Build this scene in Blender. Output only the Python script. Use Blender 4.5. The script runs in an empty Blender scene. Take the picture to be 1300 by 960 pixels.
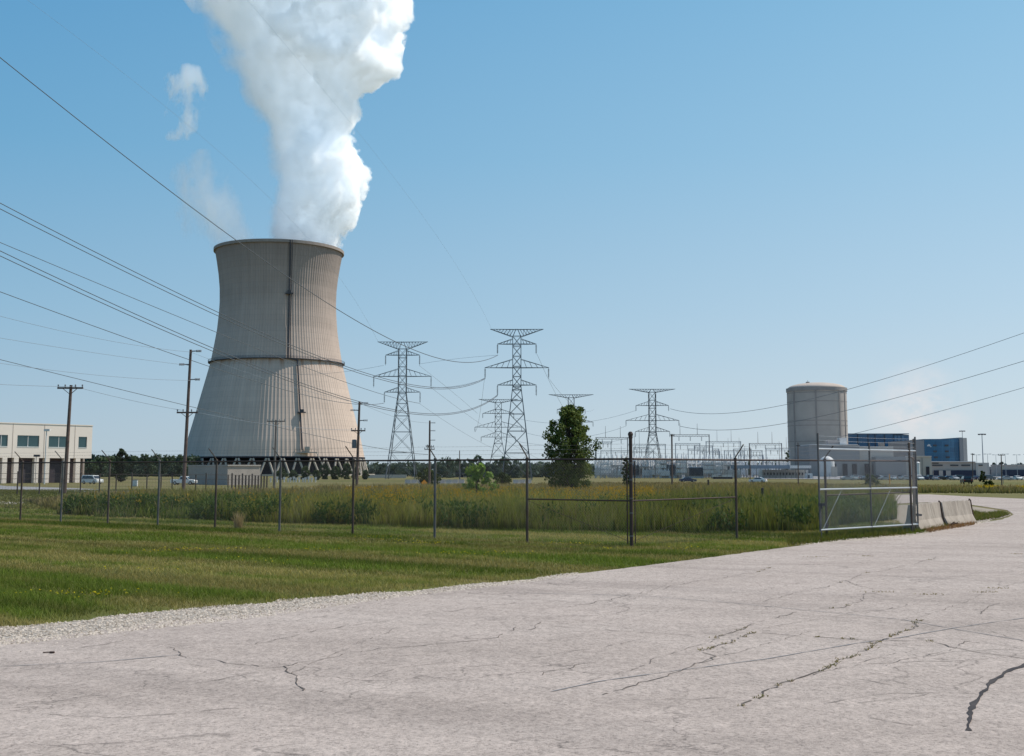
import bpy, bmesh, math, random
import numpy as np
from mathutils import Vector
random.seed(7)
RNG = np.random.default_rng(11)
S = bpy.context.scene
COL = S.collection
R = math.radians
# ------------------------------------------------------------------ camera model (measured from the photograph)
F = 1500.0; TH = math.atan(162 / 1500); CH = 1.85
def ray(px, py):
    u = (px - 650) / F; v = (435 - py) / F
    return Vector((u, math.cos(TH) - v * math.sin(TH), math.sin(TH) + v * math.cos(TH)))
def at(px, py, Y):
    d = ray(px, py); return Vector((0, 0, CH)) + d * (Y / d.y)
def tz(Y):
    return -1.5 * min(1.0, max(0.0, (Y - 90.0) / 160.0))
def tzn(Y):
    return -1.5 * np.clip((Y - 90.0) / 160.0, 0, 1)
def gnd(px, py):
    """point where the line of sight through a measured pixel meets the terrain"""
    d = ray(px, py)
    if d.z > -1e-4: d.z = -1e-4
    z = 0.0
    for _ in range(30):
        t = (z - CH) / d.z; z = tz(d.y * t)
    return Vector((d.x * t, d.y * t, z))
def xat(px, Y, py=597):
    return at(px, py, Y).x
def zat(px, py, Y):
    return at(px, py, Y).z

# ------------------------------------------------------------------ scene bookkeeping
def tag(o, label=None, cat=None, group=None, kind=None):
    if label: o['label'] = label
    if cat: o['category'] = cat
    if group: o['group'] = group
    if kind: o['kind'] = kind
    return o
def empty(name, loc, label=None, cat=None, group=None, rz=0.0):
    o = bpy.data.objects.new(name, None); COL.objects.link(o)
    o.location = loc; o.rotation_euler = (0, 0, rz); o.empty_display_size = .5
    return tag(o, label, cat, group)
def copy_tree(o, parent=None):
    c = o.copy(); COL.objects.link(c)
    if parent is not None: c.parent = parent
    for ch in list(o.children): copy_tree(ch, c)
    return c
def wloc(o):
    v = Vector((0, 0, 0))
    while o is not None:
        v += o.location; o = o.parent
    return v
class MB:
    def __init__(s): s.v = []; s.f = []
    def add(s, vs, fs):
        n = len(s.v); s.v += [tuple(p) for p in vs]; s.f += [tuple(i + n for i in q) for q in fs]
    def box(s, x0, x1, y0, y1, z0, z1):
        s.add([(x0,y0,z0),(x1,y0,z0),(x1,y1,z0),(x0,y1,z0),(x0,y0,z1),(x1,y0,z1),(x1,y1,z1),(x0,y1,z1)],
              [(0,3,2,1),(4,5,6,7),(0,1,5,4),(1,2,6,5),(2,3,7,6),(3,0,4,7)])
    def obox(s, c, ax, ay, az):
        """box from a centre and three half-axis vectors"""
        c = Vector(c); ax = Vector(ax); ay = Vector(ay); az = Vector(az)
        P = [c + a*ax + b*ay + d*az for d in (-1,1) for a, b in ((-1,-1),(1,-1),(1,1),(-1,1))]
        s.add(P, [(0,3,2,1),(4,5,6,7),(0,1,5,4),(1,2,6,5),(2,3,7,6),(3,0,4,7)])
    def bar(s, a, b, r, n=4, r2=None, cap=True):
        a = Vector(a); b = Vector(b); d = b - a
        if d.length < 1e-6: return
        d.normalize(); u = d.cross(Vector((0,0,1)) if abs(d.z) < .9 else Vector((1,0,0))).normalized(); w = d.cross(u)
        r2 = r if r2 is None else r2
        P = []
        for c, q in ((a, r), (b, r2)):
            for k in range(n):
                t = 2*math.pi*(k+.5)/n; P.append(c + q*(math.cos(t)*u + math.sin(t)*w))
        fs = [(k, (k+1) % n, n+(k+1) % n, n+k) for k in range(n)]
        if cap and n > 2: fs += [tuple(range(n))[::-1], tuple(range(n, 2*n))]
        s.add(P, fs)
    def tube(s, pts, rad, n=6):
        pts = [Vector(p) for p in pts]; m = len(pts)
        if not hasattr(rad, '__len__'): rad = [rad]*m
        P = []
        for i, p in enumerate(pts):
            d = (pts[min(i+1, m-1)] - pts[max(i-1, 0)]).normalized()
            u = d.cross(Vector((0,0,1)) if abs(d.z) < .95 else Vector((1,0,0))).normalized(); w = d.cross(u)
            for k in range(n):
                t = 2*math.pi*k/n; P.append(p + rad[i]*(math.cos(t)*u + math.sin(t)*w))
        fs = [(i*n+k, i*n+(k+1) % n, (i+1)*n+(k+1) % n, (i+1)*n+k) for i in range(m-1) for k in range(n)]
        fs += [tuple(range(n))[::-1], tuple((m-1)*n+k for k in range(n))]
        s.add(P, fs)
    def lathe(s, c, prof, n=32, a0=0.0, a1=2*math.pi, capt=True):
        """prof: (r, z) pairs"""
        full = abs(a1 - a0 - 2*math.pi) < 1e-6; na = n if full else n+1
        P = [(c[0]+r*math.cos(a0+(a1-a0)*k/n), c[1]+r*math.sin(a0+(a1-a0)*k/n), c[2]+z) for r, z in prof for k in range(na)]
        fs = []
        for i in range(len(prof)-1):
            for k in range(n):
                k2 = (k+1) % na
                fs.append((i*na+k, i*na+k2, (i+1)*na+k2, (i+1)*na+k))
        if capt and full:
            fs.append(tuple((len(prof)-1)*na+k for k in range(na)))
        s.add(P, fs)
    def build(s, name, m, parent=None, smooth=False, **kw):
        me = bpy.data.meshes.new(name)
        o = wloc(parent) if parent is not None else Vector((0,0,0))
        me.from_pydata([(p[0]-o.x, p[1]-o.y, p[2]-o.z) for p in s.v], [], s.f)
        if smooth: me.polygons.foreach_set('use_smooth', [True]*len(me.polygons))
        me.materials.append(m)
        ob = bpy.data.objects.new(name, me); COL.objects.link(ob)
        if parent is not None: ob.parent = parent
        return tag(ob, **kw)

# ------------------------------------------------------------------ materials
def new_mat(name):
    m = bpy.data.materials.new(name); m.use_nodes = True
    nt = m.node_tree; N = nt.nodes; L = nt.links; b = N['Principled BSDF']
    b.inputs['Specular IOR Level'].default_value = .25
    return m, N, L, b
def nmath(N, L, op, a, b=None, c=None, cl=False):
    n = N.new('ShaderNodeMath'); n.operation = op; n.use_clamp = cl
    for i, x in enumerate((a, b, c)):
        if x is None: continue
        if isinstance(x, bpy.types.NodeSocket): L.new(x, n.inputs[i])
        else: n.inputs[i].default_value = x
    return n.outputs[0]
def nnoise(N, L, vec, scale, detail=4, rough=.55):
    n = N.new('ShaderNodeTexNoise'); n.inputs['Scale'].default_value = scale
    n.inputs['Detail'].default_value = detail; n.inputs['Roughness'].default_value = rough
    if vec is not None: L.new(vec, n.inputs['Vector'])
    return n.outputs[0]
def nmix(N, L, fac, a, b, mode='MIX'):
    n = N.new('ShaderNodeMix'); n.data_type = 'RGBA'; n.blend_type = mode
    for i, x in ((0, fac), (6, a), (7, b)):
        if isinstance(x, bpy.types.NodeSocket): L.new(x, n.inputs[i])
        elif i == 0: n.inputs[0].default_value = x
        else: n.inputs[i].default_value = (*x, 1) if len(x) == 3 else x
    return n.outputs[2]
def nramp(N, L, fac, stops):
    n = N.new('ShaderNodeValToRGB'); e = n.color_ramp.elements
    while len(e) < len(stops): e.new(.5)
    for k, (p, c) in enumerate(stops):
        e[k].position = p; e[k].color = (*c, 1) if hasattr(c, '__len__') else (c, c, c, 1)
    L.new(fac, n.inputs[0]); return n.outputs[0]
def nmap(N, L, vec, scale=(1,1,1), rot=(0,0,0)):
    n = N.new('ShaderNodeMapping'); n.inputs['Scale'].default_value = scale; n.inputs['Rotation'].default_value = rot
    L.new(vec, n.inputs[0]); return n.outputs[0]
def pm(name, c, c2=None, scale=3.0, rough=.7, metal=0.0, bump=0.0, bscale=None, spec=.25, detail=5):
    """painted / plain surface with noise variation between two tones"""
    m, N, L, b = new_mat(name)
    g = N.new('ShaderNodeTexCoord').outputs['Object']
    c2 = c2 or tuple(x*.75 for x in c)
    f = nramp(N, L, nnoise(N, L, g, scale, detail), [(.32, 0), (.68, 1)])
    L.new(nmix(N, L, f, c, c2), b.inputs['Base Color'])
    b.inputs['Roughness'].default_value = rough; b.inputs['Metallic'].default_value = metal
    b.inputs['Specular IOR Level'].default_value = spec
    if bump:
        bp = N.new('ShaderNodeBump'); bp.inputs['Strength'].default_value = bump; bp.inputs['Distance'].default_value = .02
        L.new(nnoise(N, L, g, bscale or scale*6, 3), bp.inputs['Height']); L.new(bp.outputs[0], b.inputs['Normal'])
    return m
def hz(c, k, h=(.40, .52, .66)):
    return tuple(a*(1-k)+b*k for a, b in zip(c, h))
def veg_mat(name, trans=.3):
    """foliage: colour comes from the mesh colour attribute 'Col'"""
    m, N, L, b = new_mat(name)
    a = N.new('ShaderNodeAttribute'); a.attribute_name = 'Col'
    L.new(a.outputs['Color'], b.inputs['Base Color']); b.inputs['Roughness'].default_value = .75
    b.inputs['Specular IOR Level'].default_value = .12
    t = N.new('ShaderNodeBsdfTranslucent')
    L.new(nmix(N, L, .5, a.outputs['Color'], nmix(N, L, 1.0, a.outputs['Color'], (1.5, 1.5, .5), 'MULTIPLY')), t.inputs[0])
    mx = N.new('ShaderNodeMixShader'); mx.inputs[0].default_value = trans
    L.new(b.outputs[0], mx.inputs[1]); L.new(t.outputs[0], mx.inputs[2]); L.new(mx.outputs[0], N['Material Output'].inputs[0])
    return m

# ------------------------------------------------------------------ camera, world, sun
cam = bpy.data.objects.new('camera', bpy.data.cameras.new('camera')); COL.objects.link(cam); S.camera = cam
cam.location = (0, 0, CH); cam.rotation_euler = (math.pi/2 + TH, 0, 0)
cam.data.sensor_width = 36; cam.data.lens = F*36/1300; cam.data.shift_y = -45/1300
cam.data.clip_start = .2; cam.data.clip_end = 30000
SUN_AZ, SUN_EL = R(70), R(54)
w = bpy.data.worlds.new('World'); S.world = w; w.use_nodes = True
N = w.node_tree.nodes; L = w.node_tree.links
sk = N.new('ShaderNodeTexSky'); sk.sky_type = 'NISHITA'; sk.sun_disc = False
sk.sun_elevation = SUN_EL; sk.sun_rotation = SUN_AZ; sk.ozone_density = 3; sk.dust_density = .6
tc = N.new('ShaderNodeTexCoord').outputs['Generated']
sp = N.new('ShaderNodeSeparateXYZ'); L.new(tc, sp.inputs[0])
z = sp.outputs[2]
def k10(c): return tuple(x for x in c)
rl = nramp(N, L, z, [(0.0, (.42,.55,.65)), (.04, (.38,.53,.66)), (.13, (.265,.48,.665)), (.26, (.145,.395,.635)), (.40, (.088,.320,.595)), (1.0, (.04,.17,.42))])
rr_ = nramp(N, L, z, [(0.0, (.66,.74,.80)), (.04, (.62,.73,.81)), (.13, (.50,.68,.82)), (.26, (.36,.61,.81)), (.40, (.26,.54,.78)), (.62, (.10,.30,.56)), (1.0, (.05,.20,.46))])
xm = nmath(N, L, 'MULTIPLY_ADD', sp.outputs[0], 1.05, .50, cl=True)
grad = nmix(N, L, xm, rl, rr_)
# faint fair-weather cumulus low on the right
cn = nnoise(N, L, nmap(N, L, tc, (26, 26, 40)), 1.0, 6, .6)
cx_ = nmath(N, L, 'SUBTRACT', sp.outputs[0], .325); cz_ = nmath(N, L, 'SUBTRACT', z, .048)
dd = nmath(N, L, 'SQRT', nmath(N, L, 'ADD', nmath(N, L, 'MULTIPLY', nmath(N, L, 'MULTIPLY', cx_, cx_), 900.0), nmath(N, L, 'MULTIPLY', nmath(N, L, 'MULTIPLY', cz_, cz_), 900.0)))
cm = nmath(N, L, 'MULTIPLY', nmath(N, L, 'SUBTRACT', 1.25, dd, cl=True), nramp(N, L, cn, [(.33, 0), (.52, .9)]))
grad = nmix(N, L, cm, grad, (.78, .77, .80))
skc = nmix(N, L, 1.0, grad, (10, 10, 10), 'MULTIPLY')
skm = nmix(N, L, .12, skc, sk.outputs[0])
gr_ = nramp(N, L, nmath(N, L, 'MULTIPLY_ADD', z, -12.0, -.05, cl=True), [(0, 0), (1, 1)])
skm = nmix(N, L, gr_, skm, (1.3, 1.4, 1.0))
L.new(skm, N['Background'].inputs[0]); N['Background'].inputs[1].default_value = .1
sl = bpy.data.lights.new('sun', 'SUN'); sl.energy = 4.8; sl.angle = R(.53); sl.color = (1, .93, .82)
so = bpy.data.objects.new('sun', sl); COL.objects.link(so)
so.rotation_euler = Vector((math.sin(SUN_AZ)*math.cos(SUN_EL), math.cos(SUN_AZ)*math.cos(SUN_EL), math.sin(SUN_EL))).to_track_quat('Z', 'Y').to_euler()
S.view_settings.view_transform = 'Standard'; S.view_settings.look = 'None'; S.view_settings.exposure = 0
c_ = S.cycles
c_.volume_bounces = 18; c_.max_bounces = 26; c_.diffuse_bounces = 3; c_.glossy_bounces = 3; c_.transmission_bounces = 4; c_.transparent_max_bounces = 24
c_.use_denoising = True
try: c_.denoiser = 'OPENIMAGEDENOISE'; c_.denoising_prefilter = 'ACCURATE'; c_.denoising_input_passes = 'RGB_ALBEDO_NORMAL'
except Exception: pass
S.render.filter_size = 1.3

# ------------------------------------------------------------------ ground sheets
def pip(P, poly):
    x, y = P[:, 0], P[:, 1]; ins = np.zeros(len(x), bool); n = len(poly)
    for i in range(n):
        x1, y1 = poly[i][0], poly[i][1]; x2, y2 = poly[(i+1) % n][0], poly[(i+1) % n][1]
        if y1 == y2: continue
        c = ((y1 > y) != (y2 > y)) & (x < (x2-x1)*(y-y1)/(y2-y1)+x1); ins ^= c
    return ins
def sheet(name, pts, off, m, **kw):
    bm = bmesh.new(); vs = [bm.verts.new((p[0], p[1], 0)) for p in pts]; bm.faces.new(vs)
    bmesh.ops.triangulate(bm, faces=bm.faces[:])
    for y in (90.0, 250.0):
        bmesh.ops.bisect_plane(bm, geom=bm.verts[:]+bm.edges[:]+bm.faces[:], plane_co=(0, y, 0), plane_no=(0, 1, 0))
    for v in bm.verts: v.co.z = tz(v.co.y) + off*(1 if v.co.y < 85 else 6)
    bmesh.ops.recalc_face_normals(bm, faces=bm.faces[:])
    if sum(f.normal.z for f in bm.faces) < 0: bmesh.ops.reverse_faces(bm, faces=bm.faces[:])
    me = bpy.data.meshes.new(name); bm.to_mesh(me); bm.free(); me.materials.append(m)
    o = bpy.data.objects.new(name, me); COL.objects.link(o)
    kw.setdefault('kind', 'structure'); return tag(o, **kw)
def wob(pts, amp, step=.5, seed=1):
    """subdivide a polyline and give it a natural uneven edge"""
    r = random.Random(seed); out = []
    for a, b in zip(pts[:-1], pts[1:]):
        a = Vector(a[:2]); b = Vector(b[:2]); n = max(1, min(60, int((b-a).length/step)))
        for i in range(n):
            p = a.lerp(b, i/n); out.append((p.x+r.uniform(-amp, amp), p.y+r.uniform(-amp, amp)))
    out.append(tuple(pts[-1][:2])); return out
# mowing bands: shared by the soil colour and the blades
FN = Vector((.584, .811))
def ground_mat():
    m, N, L, b = new_mat('meadow_soil')
    g = N.new('ShaderNodeNewGeometry').outputs['Position']
    f1 = nramp(N, L, nnoise(N, L, nmap(N, L, g, (.012, .05, 0)), 1.0, 6, .6), [(.36, (.10,.108,.036)), (.5, (.19,.16,.075)), (.66, (.25,.185,.11))])
    f2 = nmix(N, L, nnoise(N, L, g, 1.2, 5), (.055,.07,.02), (.16,.15,.06))
    L.new(nmix(N, L, .45, f1, f2), b.inputs['Base Color']); b.inputs['Roughness'].default_value = .95
    b.inputs['Specular IOR Level'].default_value = .05
    return m
def lawn_mat():
    m, N, L, b = new_mat('lawn_soil')
    g = N.new('ShaderNodeNewGeometry').outputs['Position']
    rt = nmap(N, L, g, (1, 1, 1), (0, 0, -math.atan2(FN.x, FN.y)*-1))
    band = nnoise(N, L, nmap(N, L, rt, (.05, .85, 0)), 1.0, 3)
    c1 = nramp(N, L, band, [(.35, (.085,.110,.022)), (.5, (.13,.14,.035)), (.66, (.21,.175,.07))])
    L.new(nmix(N, L, nnoise(N, L, g, 5, 6, .7), c1, (.10,.095,.035)), b.inputs['Base Color'])
    b.inputs['Roughness'].default_value = .95; b.inputs['Specular IOR Level'].default_value = .05
    return m
def road_mat():
    m, N, L, b = new_mat('worn_pavement')
    g = N.new('ShaderNodeNewGeometry').outputs['Position']
    big = nnoise(N, L, nmap(N, L, g, (.22, .45, 0)), 1.0, 5, .6)
    fine = nnoise(N, L, g, 38, 3, .8)
    mid = nnoise(N, L, g, 4.5, 6, .75)
    c = nramp(N, L, big, [(.3, (.342,.284,.250)), (.5, (.395,.330,.292)), (.72, (.438,.370,.329))])
    c = nmix(N, L, .8, c, nramp(N, L, mid, [(.3, .80), (.62, 1.06)]), 'MULTIPLY')
    c = nmix(N, L, 1.0, c, nramp(N, L, fine, [(.32, .48), (.46, .96), (.72, 1.26)]), 'MULTIPLY')
    # lighter traffic polish along the wheel paths, faint oily stains
    st = nramp(N, L, nnoise(N, L, nmap(N, L, g, (.8, .8, 0)), 1.3, 4, .5), [(.60, 1.0), (.74, .86)])
    c = nmix(N, L, 1.0, c, st, 'MULTIPLY')
    # dark rubber / oil drips and faint tyre arcs sweeping round the bend
    od = nramp(N, L, nnoise(N, L, g, 2.6, 2, .4), [(.70, 1.0), (.76, .72)]); om = nramp(N, L, nnoise(N, L, g, .25, 2), [(.5, 0), (.6, 1)])
    c = nmix(N, L, om, c, nmix(N, L, 1.0, c, od, 'MULTIPLY'))
    ty = nnoise(N, L, nmap(N, L, nmap(N, L, g, (1, 1, 1), (0, 0, .50)), (.05, 1.1, 0)), 1.0, 4, .6)
    c = nmix(N, L, 1.0, c, nramp(N, L, ty, [(.34, .88), (.48, 1.0), (.62, 1.03)]), 'MULTIPLY')
    c = nmix(N, L, 1.0, c, nramp(N, L, nnoise(N, L, nmap(N, L, g, (1, .45, 1)), 16, 3, .75), [(.30, .86), (.48, 1.0), (.70, 1.08)]), 'MULTIPLY')
    # exposed aggregate
    ag = N.new('ShaderNodeTexVoronoi'); ag.inputs['Scale'].default_value = 26; L.new(g, ag.inputs['Vector'])
    c = nmix(N, L, .55, c, nramp(N, L, ag.outputs['Color'], [(.1, .72), (.35, 1.0), (.8, 1.0), (.95, 1.22)]), 'MULTIPLY')
    # hairline crazing
    vo = N.new('ShaderNodeTexVoronoi'); vo.feature = 'DISTANCE_TO_EDGE'; vo.inputs['Scale'].default_value = .42
    dis = N.new('ShaderNodeVectorMath'); dis.operation = 'MULTIPLY_ADD'
    cn_ = N.new('ShaderNodeTexNoise'); cn_.inputs['Scale'].default_value = 1.4; cn_.inputs['Detail'].default_value = 5; L.new(g, cn_.inputs['Vector'])
    L.new(cn_.outputs['Color'], dis.inputs[0]); dis.inputs[1].default_value = (1.5, 1.5, 0); L.new(g, dis.inputs[2]); L.new(dis.outputs[0], vo.inputs['Vector'])
    cr = nramp(N, L, vo.outputs['Distance'], [(.0, .55), (.0065, 1.0)])
    msk = nramp(N, L, nnoise(N, L, g, .35, 3), [(.42, 0), (.52, 1)])
    c = nmix(N, L, msk, c, nmix(N, L, 1.0, c, cr, 'MULTIPLY'))
    L.new(c, b.inputs['Base Color']); b.inputs['Roughness'].default_value = .9; b.inputs['Specular IOR Level'].default_value = .2
    bp = N.new('ShaderNodeBump'); bp.inputs['Strength'].default_value = .5; bp.inputs['Distance'].default_value = .012
    L.new(nmath(N, L, 'ADD', fine, nmath(N, L, 'MULTIPLY', mid, 2.0)), bp.inputs['Height']); L.new(bp.outputs[0], b.inputs['Normal'])
    return m
M = {}
M['soil'] = ground_mat(); M['lawn'] = lawn_mat(); M['road'] = road_mat()
M['gravel'] = pm('pale_gravel', (.45,.40,.35), (.24,.21,.18), 14, .95, bump=.6)
M['stone'] = pm('limestone_chips', (.62,.58,.54), (.36,.33,.30), 9, .9)
M['asphalt'] = pm('far_asphalt', (.30,.29,.29), (.22,.215,.22), .3, .9)
M['dirt'] = pm('dry_dirt', (.34,.29,.24), (.22,.18,.13), 2.5, .95, bump=.5)
M['blade'] = veg_mat('grass_blades', .30)
M['leaf'] = veg_mat('tree_leaves', .25)
M['bark'] = pm('bark', (.10,.08,.06), (.06,.05,.04), 8, .9, bump=.4)
M['crack'] = pm('dark_crack', (.075,.062,.055), (.19,.16,.14), 1.3, .95)  # flat dark colour of the crack ribbons
M['jointm'] = pm('deep_joint', (.03,.027,.03), (.07,.06,.058), 3, .95)
M['tar'] = pm('faded_tar_seam', (.205,.195,.20), (.27,.255,.25), 2, .85)

# big terrain, piecewise linear in depth
b_ = MB(); rows = [-60, 0, 90, 250, 700, 2000, 9000]; xs = [-9000, -1500, -300, -60, 0, 60, 300, 1500, 9000]
for y in rows:
    for x in xs: b_.v.append((x, y, tz(y)))
nx = len(xs)
for i in range(len(rows)-1):
    for k in range(nx-1): b_.f.append((i*nx+k, i*nx+k+1, (i+1)*nx+k+1, (i+1)*nx+k))
b_.build('ground', M['soil'], kind='structure')

G = lambda px, py: tuple(gnd(px, py)[:2])
edge_road = [G(*p) for p in [(0,814),(56,810),(141,800),(211,790),(330,779),(404,768),(517,754),(660,738),(734,729),(802,721),(889,710),(980,698),(1040,690),(1082,685.5),(1150,680),(1178,677),(1232,666),(1272,660),(1287,654),(1279,648),(1232,641),(1180,638),(1130,640)]]
far_road = [G(*p) for p in [(1110,632),(1130,629.5),(1180,629),(1240,631),(1300,633.5),(1420,638)]]
e0 = edge_road[0]
er = [(e0[0]-14, e0[1]-9.5), (e0[0]-6, e0[1]-4.0)] + edge_road
road_poly = wob(er, .035, .35, 3) + far_road + [(75, 30), (60, -30), (-40, -30), (-40, e0[1]-16)]
sheet('road', road_poly, .012, M['road'])
gr_up = [G(*p) for p in [(0,800),(28,798),(82,791),(141,783),(225,776),(330,768),(404,760),(517,751.5),(660,736.5),(734,727.5)]]
gravel_poly = wob([(gr_up[0][0]-13, gr_up[0][1]-8.5)] + gr_up, .24, .45, 5) + [G(734,731), G(660,742), G(517,758), G(330,785), G(141,806), G(0,822), (e0[0]-14, e0[1]-11)]
sheet('gravel_shoulder', gravel_poly, .008, M['gravel'])
m_edge = [G(*p) for p in [(58,646),(75,655),(130,658),(200,660),(300,664),(450,668.5),(600,673.5),(750,677),(900,678),(1000,677),(1036,675),(1090,668),(1140,662)]]
lawn_poly = [(-60, 8), (e0[0]-14, e0[1]-10)] + [(p[0]+.1, p[1]-.5) for p in edge_road[:16]] + [G(1150,672), G(1140,662)] + [(p[0], p[1]+1.2) for p in m_edge[::-1]] + [G(40,640), G(-80,640)]
sheet('lawn', lawn_poly, .004, M['lawn'])
# island tip behind the barriers
isl = [G(*p) for p in [(1132,642),(1180,640),(1232,643),(1276,649.5),(1284,654),(1270,658.5),(1232,663.5),(1180,674),(1150,676),(1120,668)]]
sheet('island_dirt', isl, .016, M['dirt'])
# far strips
sheet('left_driveway', [G(-60,615),G(0,616.5),(G(90,620))[0:2],G(200,625),G(330,627.5),G(330,630),G(200,628.5),G(90,624.5),G(0,621.5),G(-60,620)], .006, M['asphalt'])
sheet('tower_driveway', [G(400,619),G(440,616.5),G(560,617.5),G(560,619),G(450,619),G(410,623),G(360,624)], .006, M['gravel'])
sheet('plant_road', [G(1085,606.6),G(1300,607.6),G(1420,608),G(1420,610),G(1300,609.2),G(1085,609.2),G(960,608),G(960,606.8)], .02, M['asphalt'])
sheet('parking_lot', [G(860,606.3),G(860,603.6),G(1400,603.6),G(1400,606.5),G(1100,606.4)], .012, M['asphalt'])
sheet('left_yard', [G(-80,615),G(0,616),G(200,624),G(330,627),G(330,640),G(120,640),G(0,640),G(-80,640)], .003, M['lawn'])
sheet('gravel_patch', wob([G(-40,640),G(0,641.5),G(27,640.5),G(30,638),G(0,637),G(-40,636),G(-40,640)], .12, .8, 9), .010, M['gravel'])

# ------------------------------------------------------------------ cracks in the pavement
def ribbon(mb, px, wd, jit, seed, skip=.2):
    r = random.Random(seed); P = [Vector(G(*p)) for p in px]; pts = []
    for a, b in zip(P[:-1], P[1:]):
        n = max(2, int((b-a).length/.10))
        for i in range(n): pts.append(a.lerp(b, i/n))
    pts.append(P[-1]); o = Vector((0, 0)); out = []
    for p in pts:
        o = o*.80 + Vector((r.uniform(-jit, jit), r.uniform(-jit, jit))); out.append(p+o)
    base = len(mb.v)
    for i, p in enumerate(out):
        d = (out[min(i+1, len(out)-1)] - out[max(i-1, 0)]).normalized(); n = Vector((-d.y, d.x)); h = wd*r.uniform(.25, 1.25)*.5
        mb.v.append((p.x+n.x*h, p.y+n.y*h, .0165)); mb.v.append((p.x-n.x*h, p.y-n.y*h, .0165))
        if i and r.random() > skip: q = base+2*i; mb.f.append((q-2, q-1, q+1, q))
    return out
CR = [([(760,885),(807,869),(838,862),(869,850),(899,840),(905,835),(895,831)],.022),
 ([(895,828),(923,817),(945,808),(968,803),(980,801)],.02),
 ([(903,812),(945,798),(957,793),(980,787),(1004,780),(1063,772),(1105,757),(1125,753)],.020),
 ([(970,805),(1009,808),(1037,810),(1091,814),(1127,814),(1178,817),(1220,827),(1300,840)],.024),
 ([(940,900),(991,869),(1021,857),(1060,842),(1082,832),(1127,814),(1167,794),(1172,788)],.028),
 ([(717,773),(807,756),(852,746),(959,728),(980,721)],.018), ([(650,783),(695,785),(757,783)],.014), ([(672,801),(697,791)],.018),
 ([(703,797),(762,800),(864,808),(889,811)],.013), ([(320,822),(390,805),(461,794),(545,781),(657,766)],.016),
 ([(328,850),(348,849),(404,838),(478,825),(528,822),(573,817),(629,810),(660,798)],.018), ([(320,846),(328,850)],.03),
 ([(360,848),(372,856),(388,868),(396,880)],.024), ([(87,828),(158,815)],.014), ([(219,824),(239,838),(270,839),(330,848)],.022),
 ([(242,869),(281,860),(320,855)],.016), ([(970,765),(1066,741),(1099,729),(1144,721),(1195,707),(1277,704)],.016),
 ([(1068,738),(1099,748),(1125,753)],.016), ([(1125,753),(1180,756),(1250,757),(1300,756)],.013), ([(1244,781),(1270,767)],.02),
 ([(340,795),(420,782),(470,776)],.012), ([(0,858),(70,848)],.014), ([(683,858),(718,850),(722,846),(771,840)],.013), ([(0,905),(160,912),(300,900)],.012), ([(1100,915),(1200,930)],.012)]
cb = MB(); veg_pts = []
for i, (p, wd) in enumerate(CR):
    o = ribbon(cb, p, wd*.72, .045, i, .10)
    if i in (1, 2, 3, 4): veg_pts += [(q, .06 if i == 4 else .03) for q in o]
    elif i in (5, 9, 16): veg_pts += [(q, .012) for q in o]
rc = random.Random(21)
for i in range(34):
    x0_, y0_ = rc.uniform(20, 1280), rc.uniform(715, 900)
    if y0_ < 830-x0_*.13+18: continue
    p = [(x0_, y0_)]; dr = rc.uniform(-.35, .12)
    for _ in range(rc.randint(2, 5)): q = p[-1]; st = rc.uniform(18, 55); dr += rc.uniform(-.25, .25); p.append((q[0]+st, q[1]+st*dr*.8))
    if all(y > 832-x*.135+8 and y > 690 for x, y in p): ribbon(cb, p, rc.uniform(.005, .010), .03, 300+i, .22)
cb.build('road_cracks', M['crack'], kind='structure')
cb = MB()
for i, p in enumerate([[(700,880),(762,867),(869,852),(970,839),(1091,818),(1144,811),(1217,798),(1300,786)], [(650,754),(748,756),(833,759),(931,767),(970,771),(1054,779),(1144,788),(1217,801),(1300,815)], [(0,848),(130,842),(230,833)]]):
    ribbon(cb, p, .022, .004, 50+i, 0)
cb.build('road_tar_seams', M['tar'], kind='structure')
cb = MB(); ribbon(cb, [(1228,930),(1245,893),(1262,869),(1274,856),(1300,845),(1360,832)], .05, .016, 77, 0); cb.build('road_joint', M['jointm'], kind='structure')

# ------------------------------------------------------------------ grass
def np_mesh(name, V, T, C, m, **kw):
    """V (n,3), T (k,3) triangles, C (n,3) vertex colours"""
    me = bpy.data.meshes.new(name); n = len(V); k = len(T)
    me.vertices.add(n); me.vertices.foreach_set('co', V.astype(np.float32).ravel())
    me.loops.add(3*k); me.loops.foreach_set('vertex_index', T.astype(np.int32).ravel())
    me.polygons.add(k); me.polygons.foreach_set('loop_start', np.arange(0, 3*k, 3, dtype=np.int32))
    try: me.polygons.foreach_set('loop_total', np.full(k, 3, np.int32))
    except Exception: pass
    a = me.color_attributes.new('Col', 'FLOAT_COLOR', 'POINT')
    a.data.foreach_set('color', np.concatenate([C, np.ones((n, 1))], 1).astype(np.float32).ravel())
    me.update(); me.materials.append(m)
    parent = kw.pop('parent', None)
    o = bpy.data.objects.new(name, me); COL.objects.link(o)
    if parent is not None: o.parent = parent
    return tag(o, **kw)
def vnoise(x, y, s, seed=0):
    """cheap smooth value noise in numpy"""
    r = np.random.default_rng(seed); T = r.random((64, 64)); u = x*s+100; v = y*s+100
    i = np.floor(u).astype(int); j = np.floor(v).astype(int); fu = u-i; fv = v-j
    fu = fu*fu*(3-2*fu); fv = fv*fv*(3-2*fv); g = lambda a, b: T[a % 64, b % 64]
    return (g(i,j)*(1-fu)+g(i+1,j)*fu)*(1-fv)+(g(i,j+1)*(1-fu)+g(i+1,j+1)*fu)*fv
def mixc(a, b, t):
    return np.array(a)[None]*(1-t[:, None])+np.array(b)[None]*t[:, None]
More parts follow.
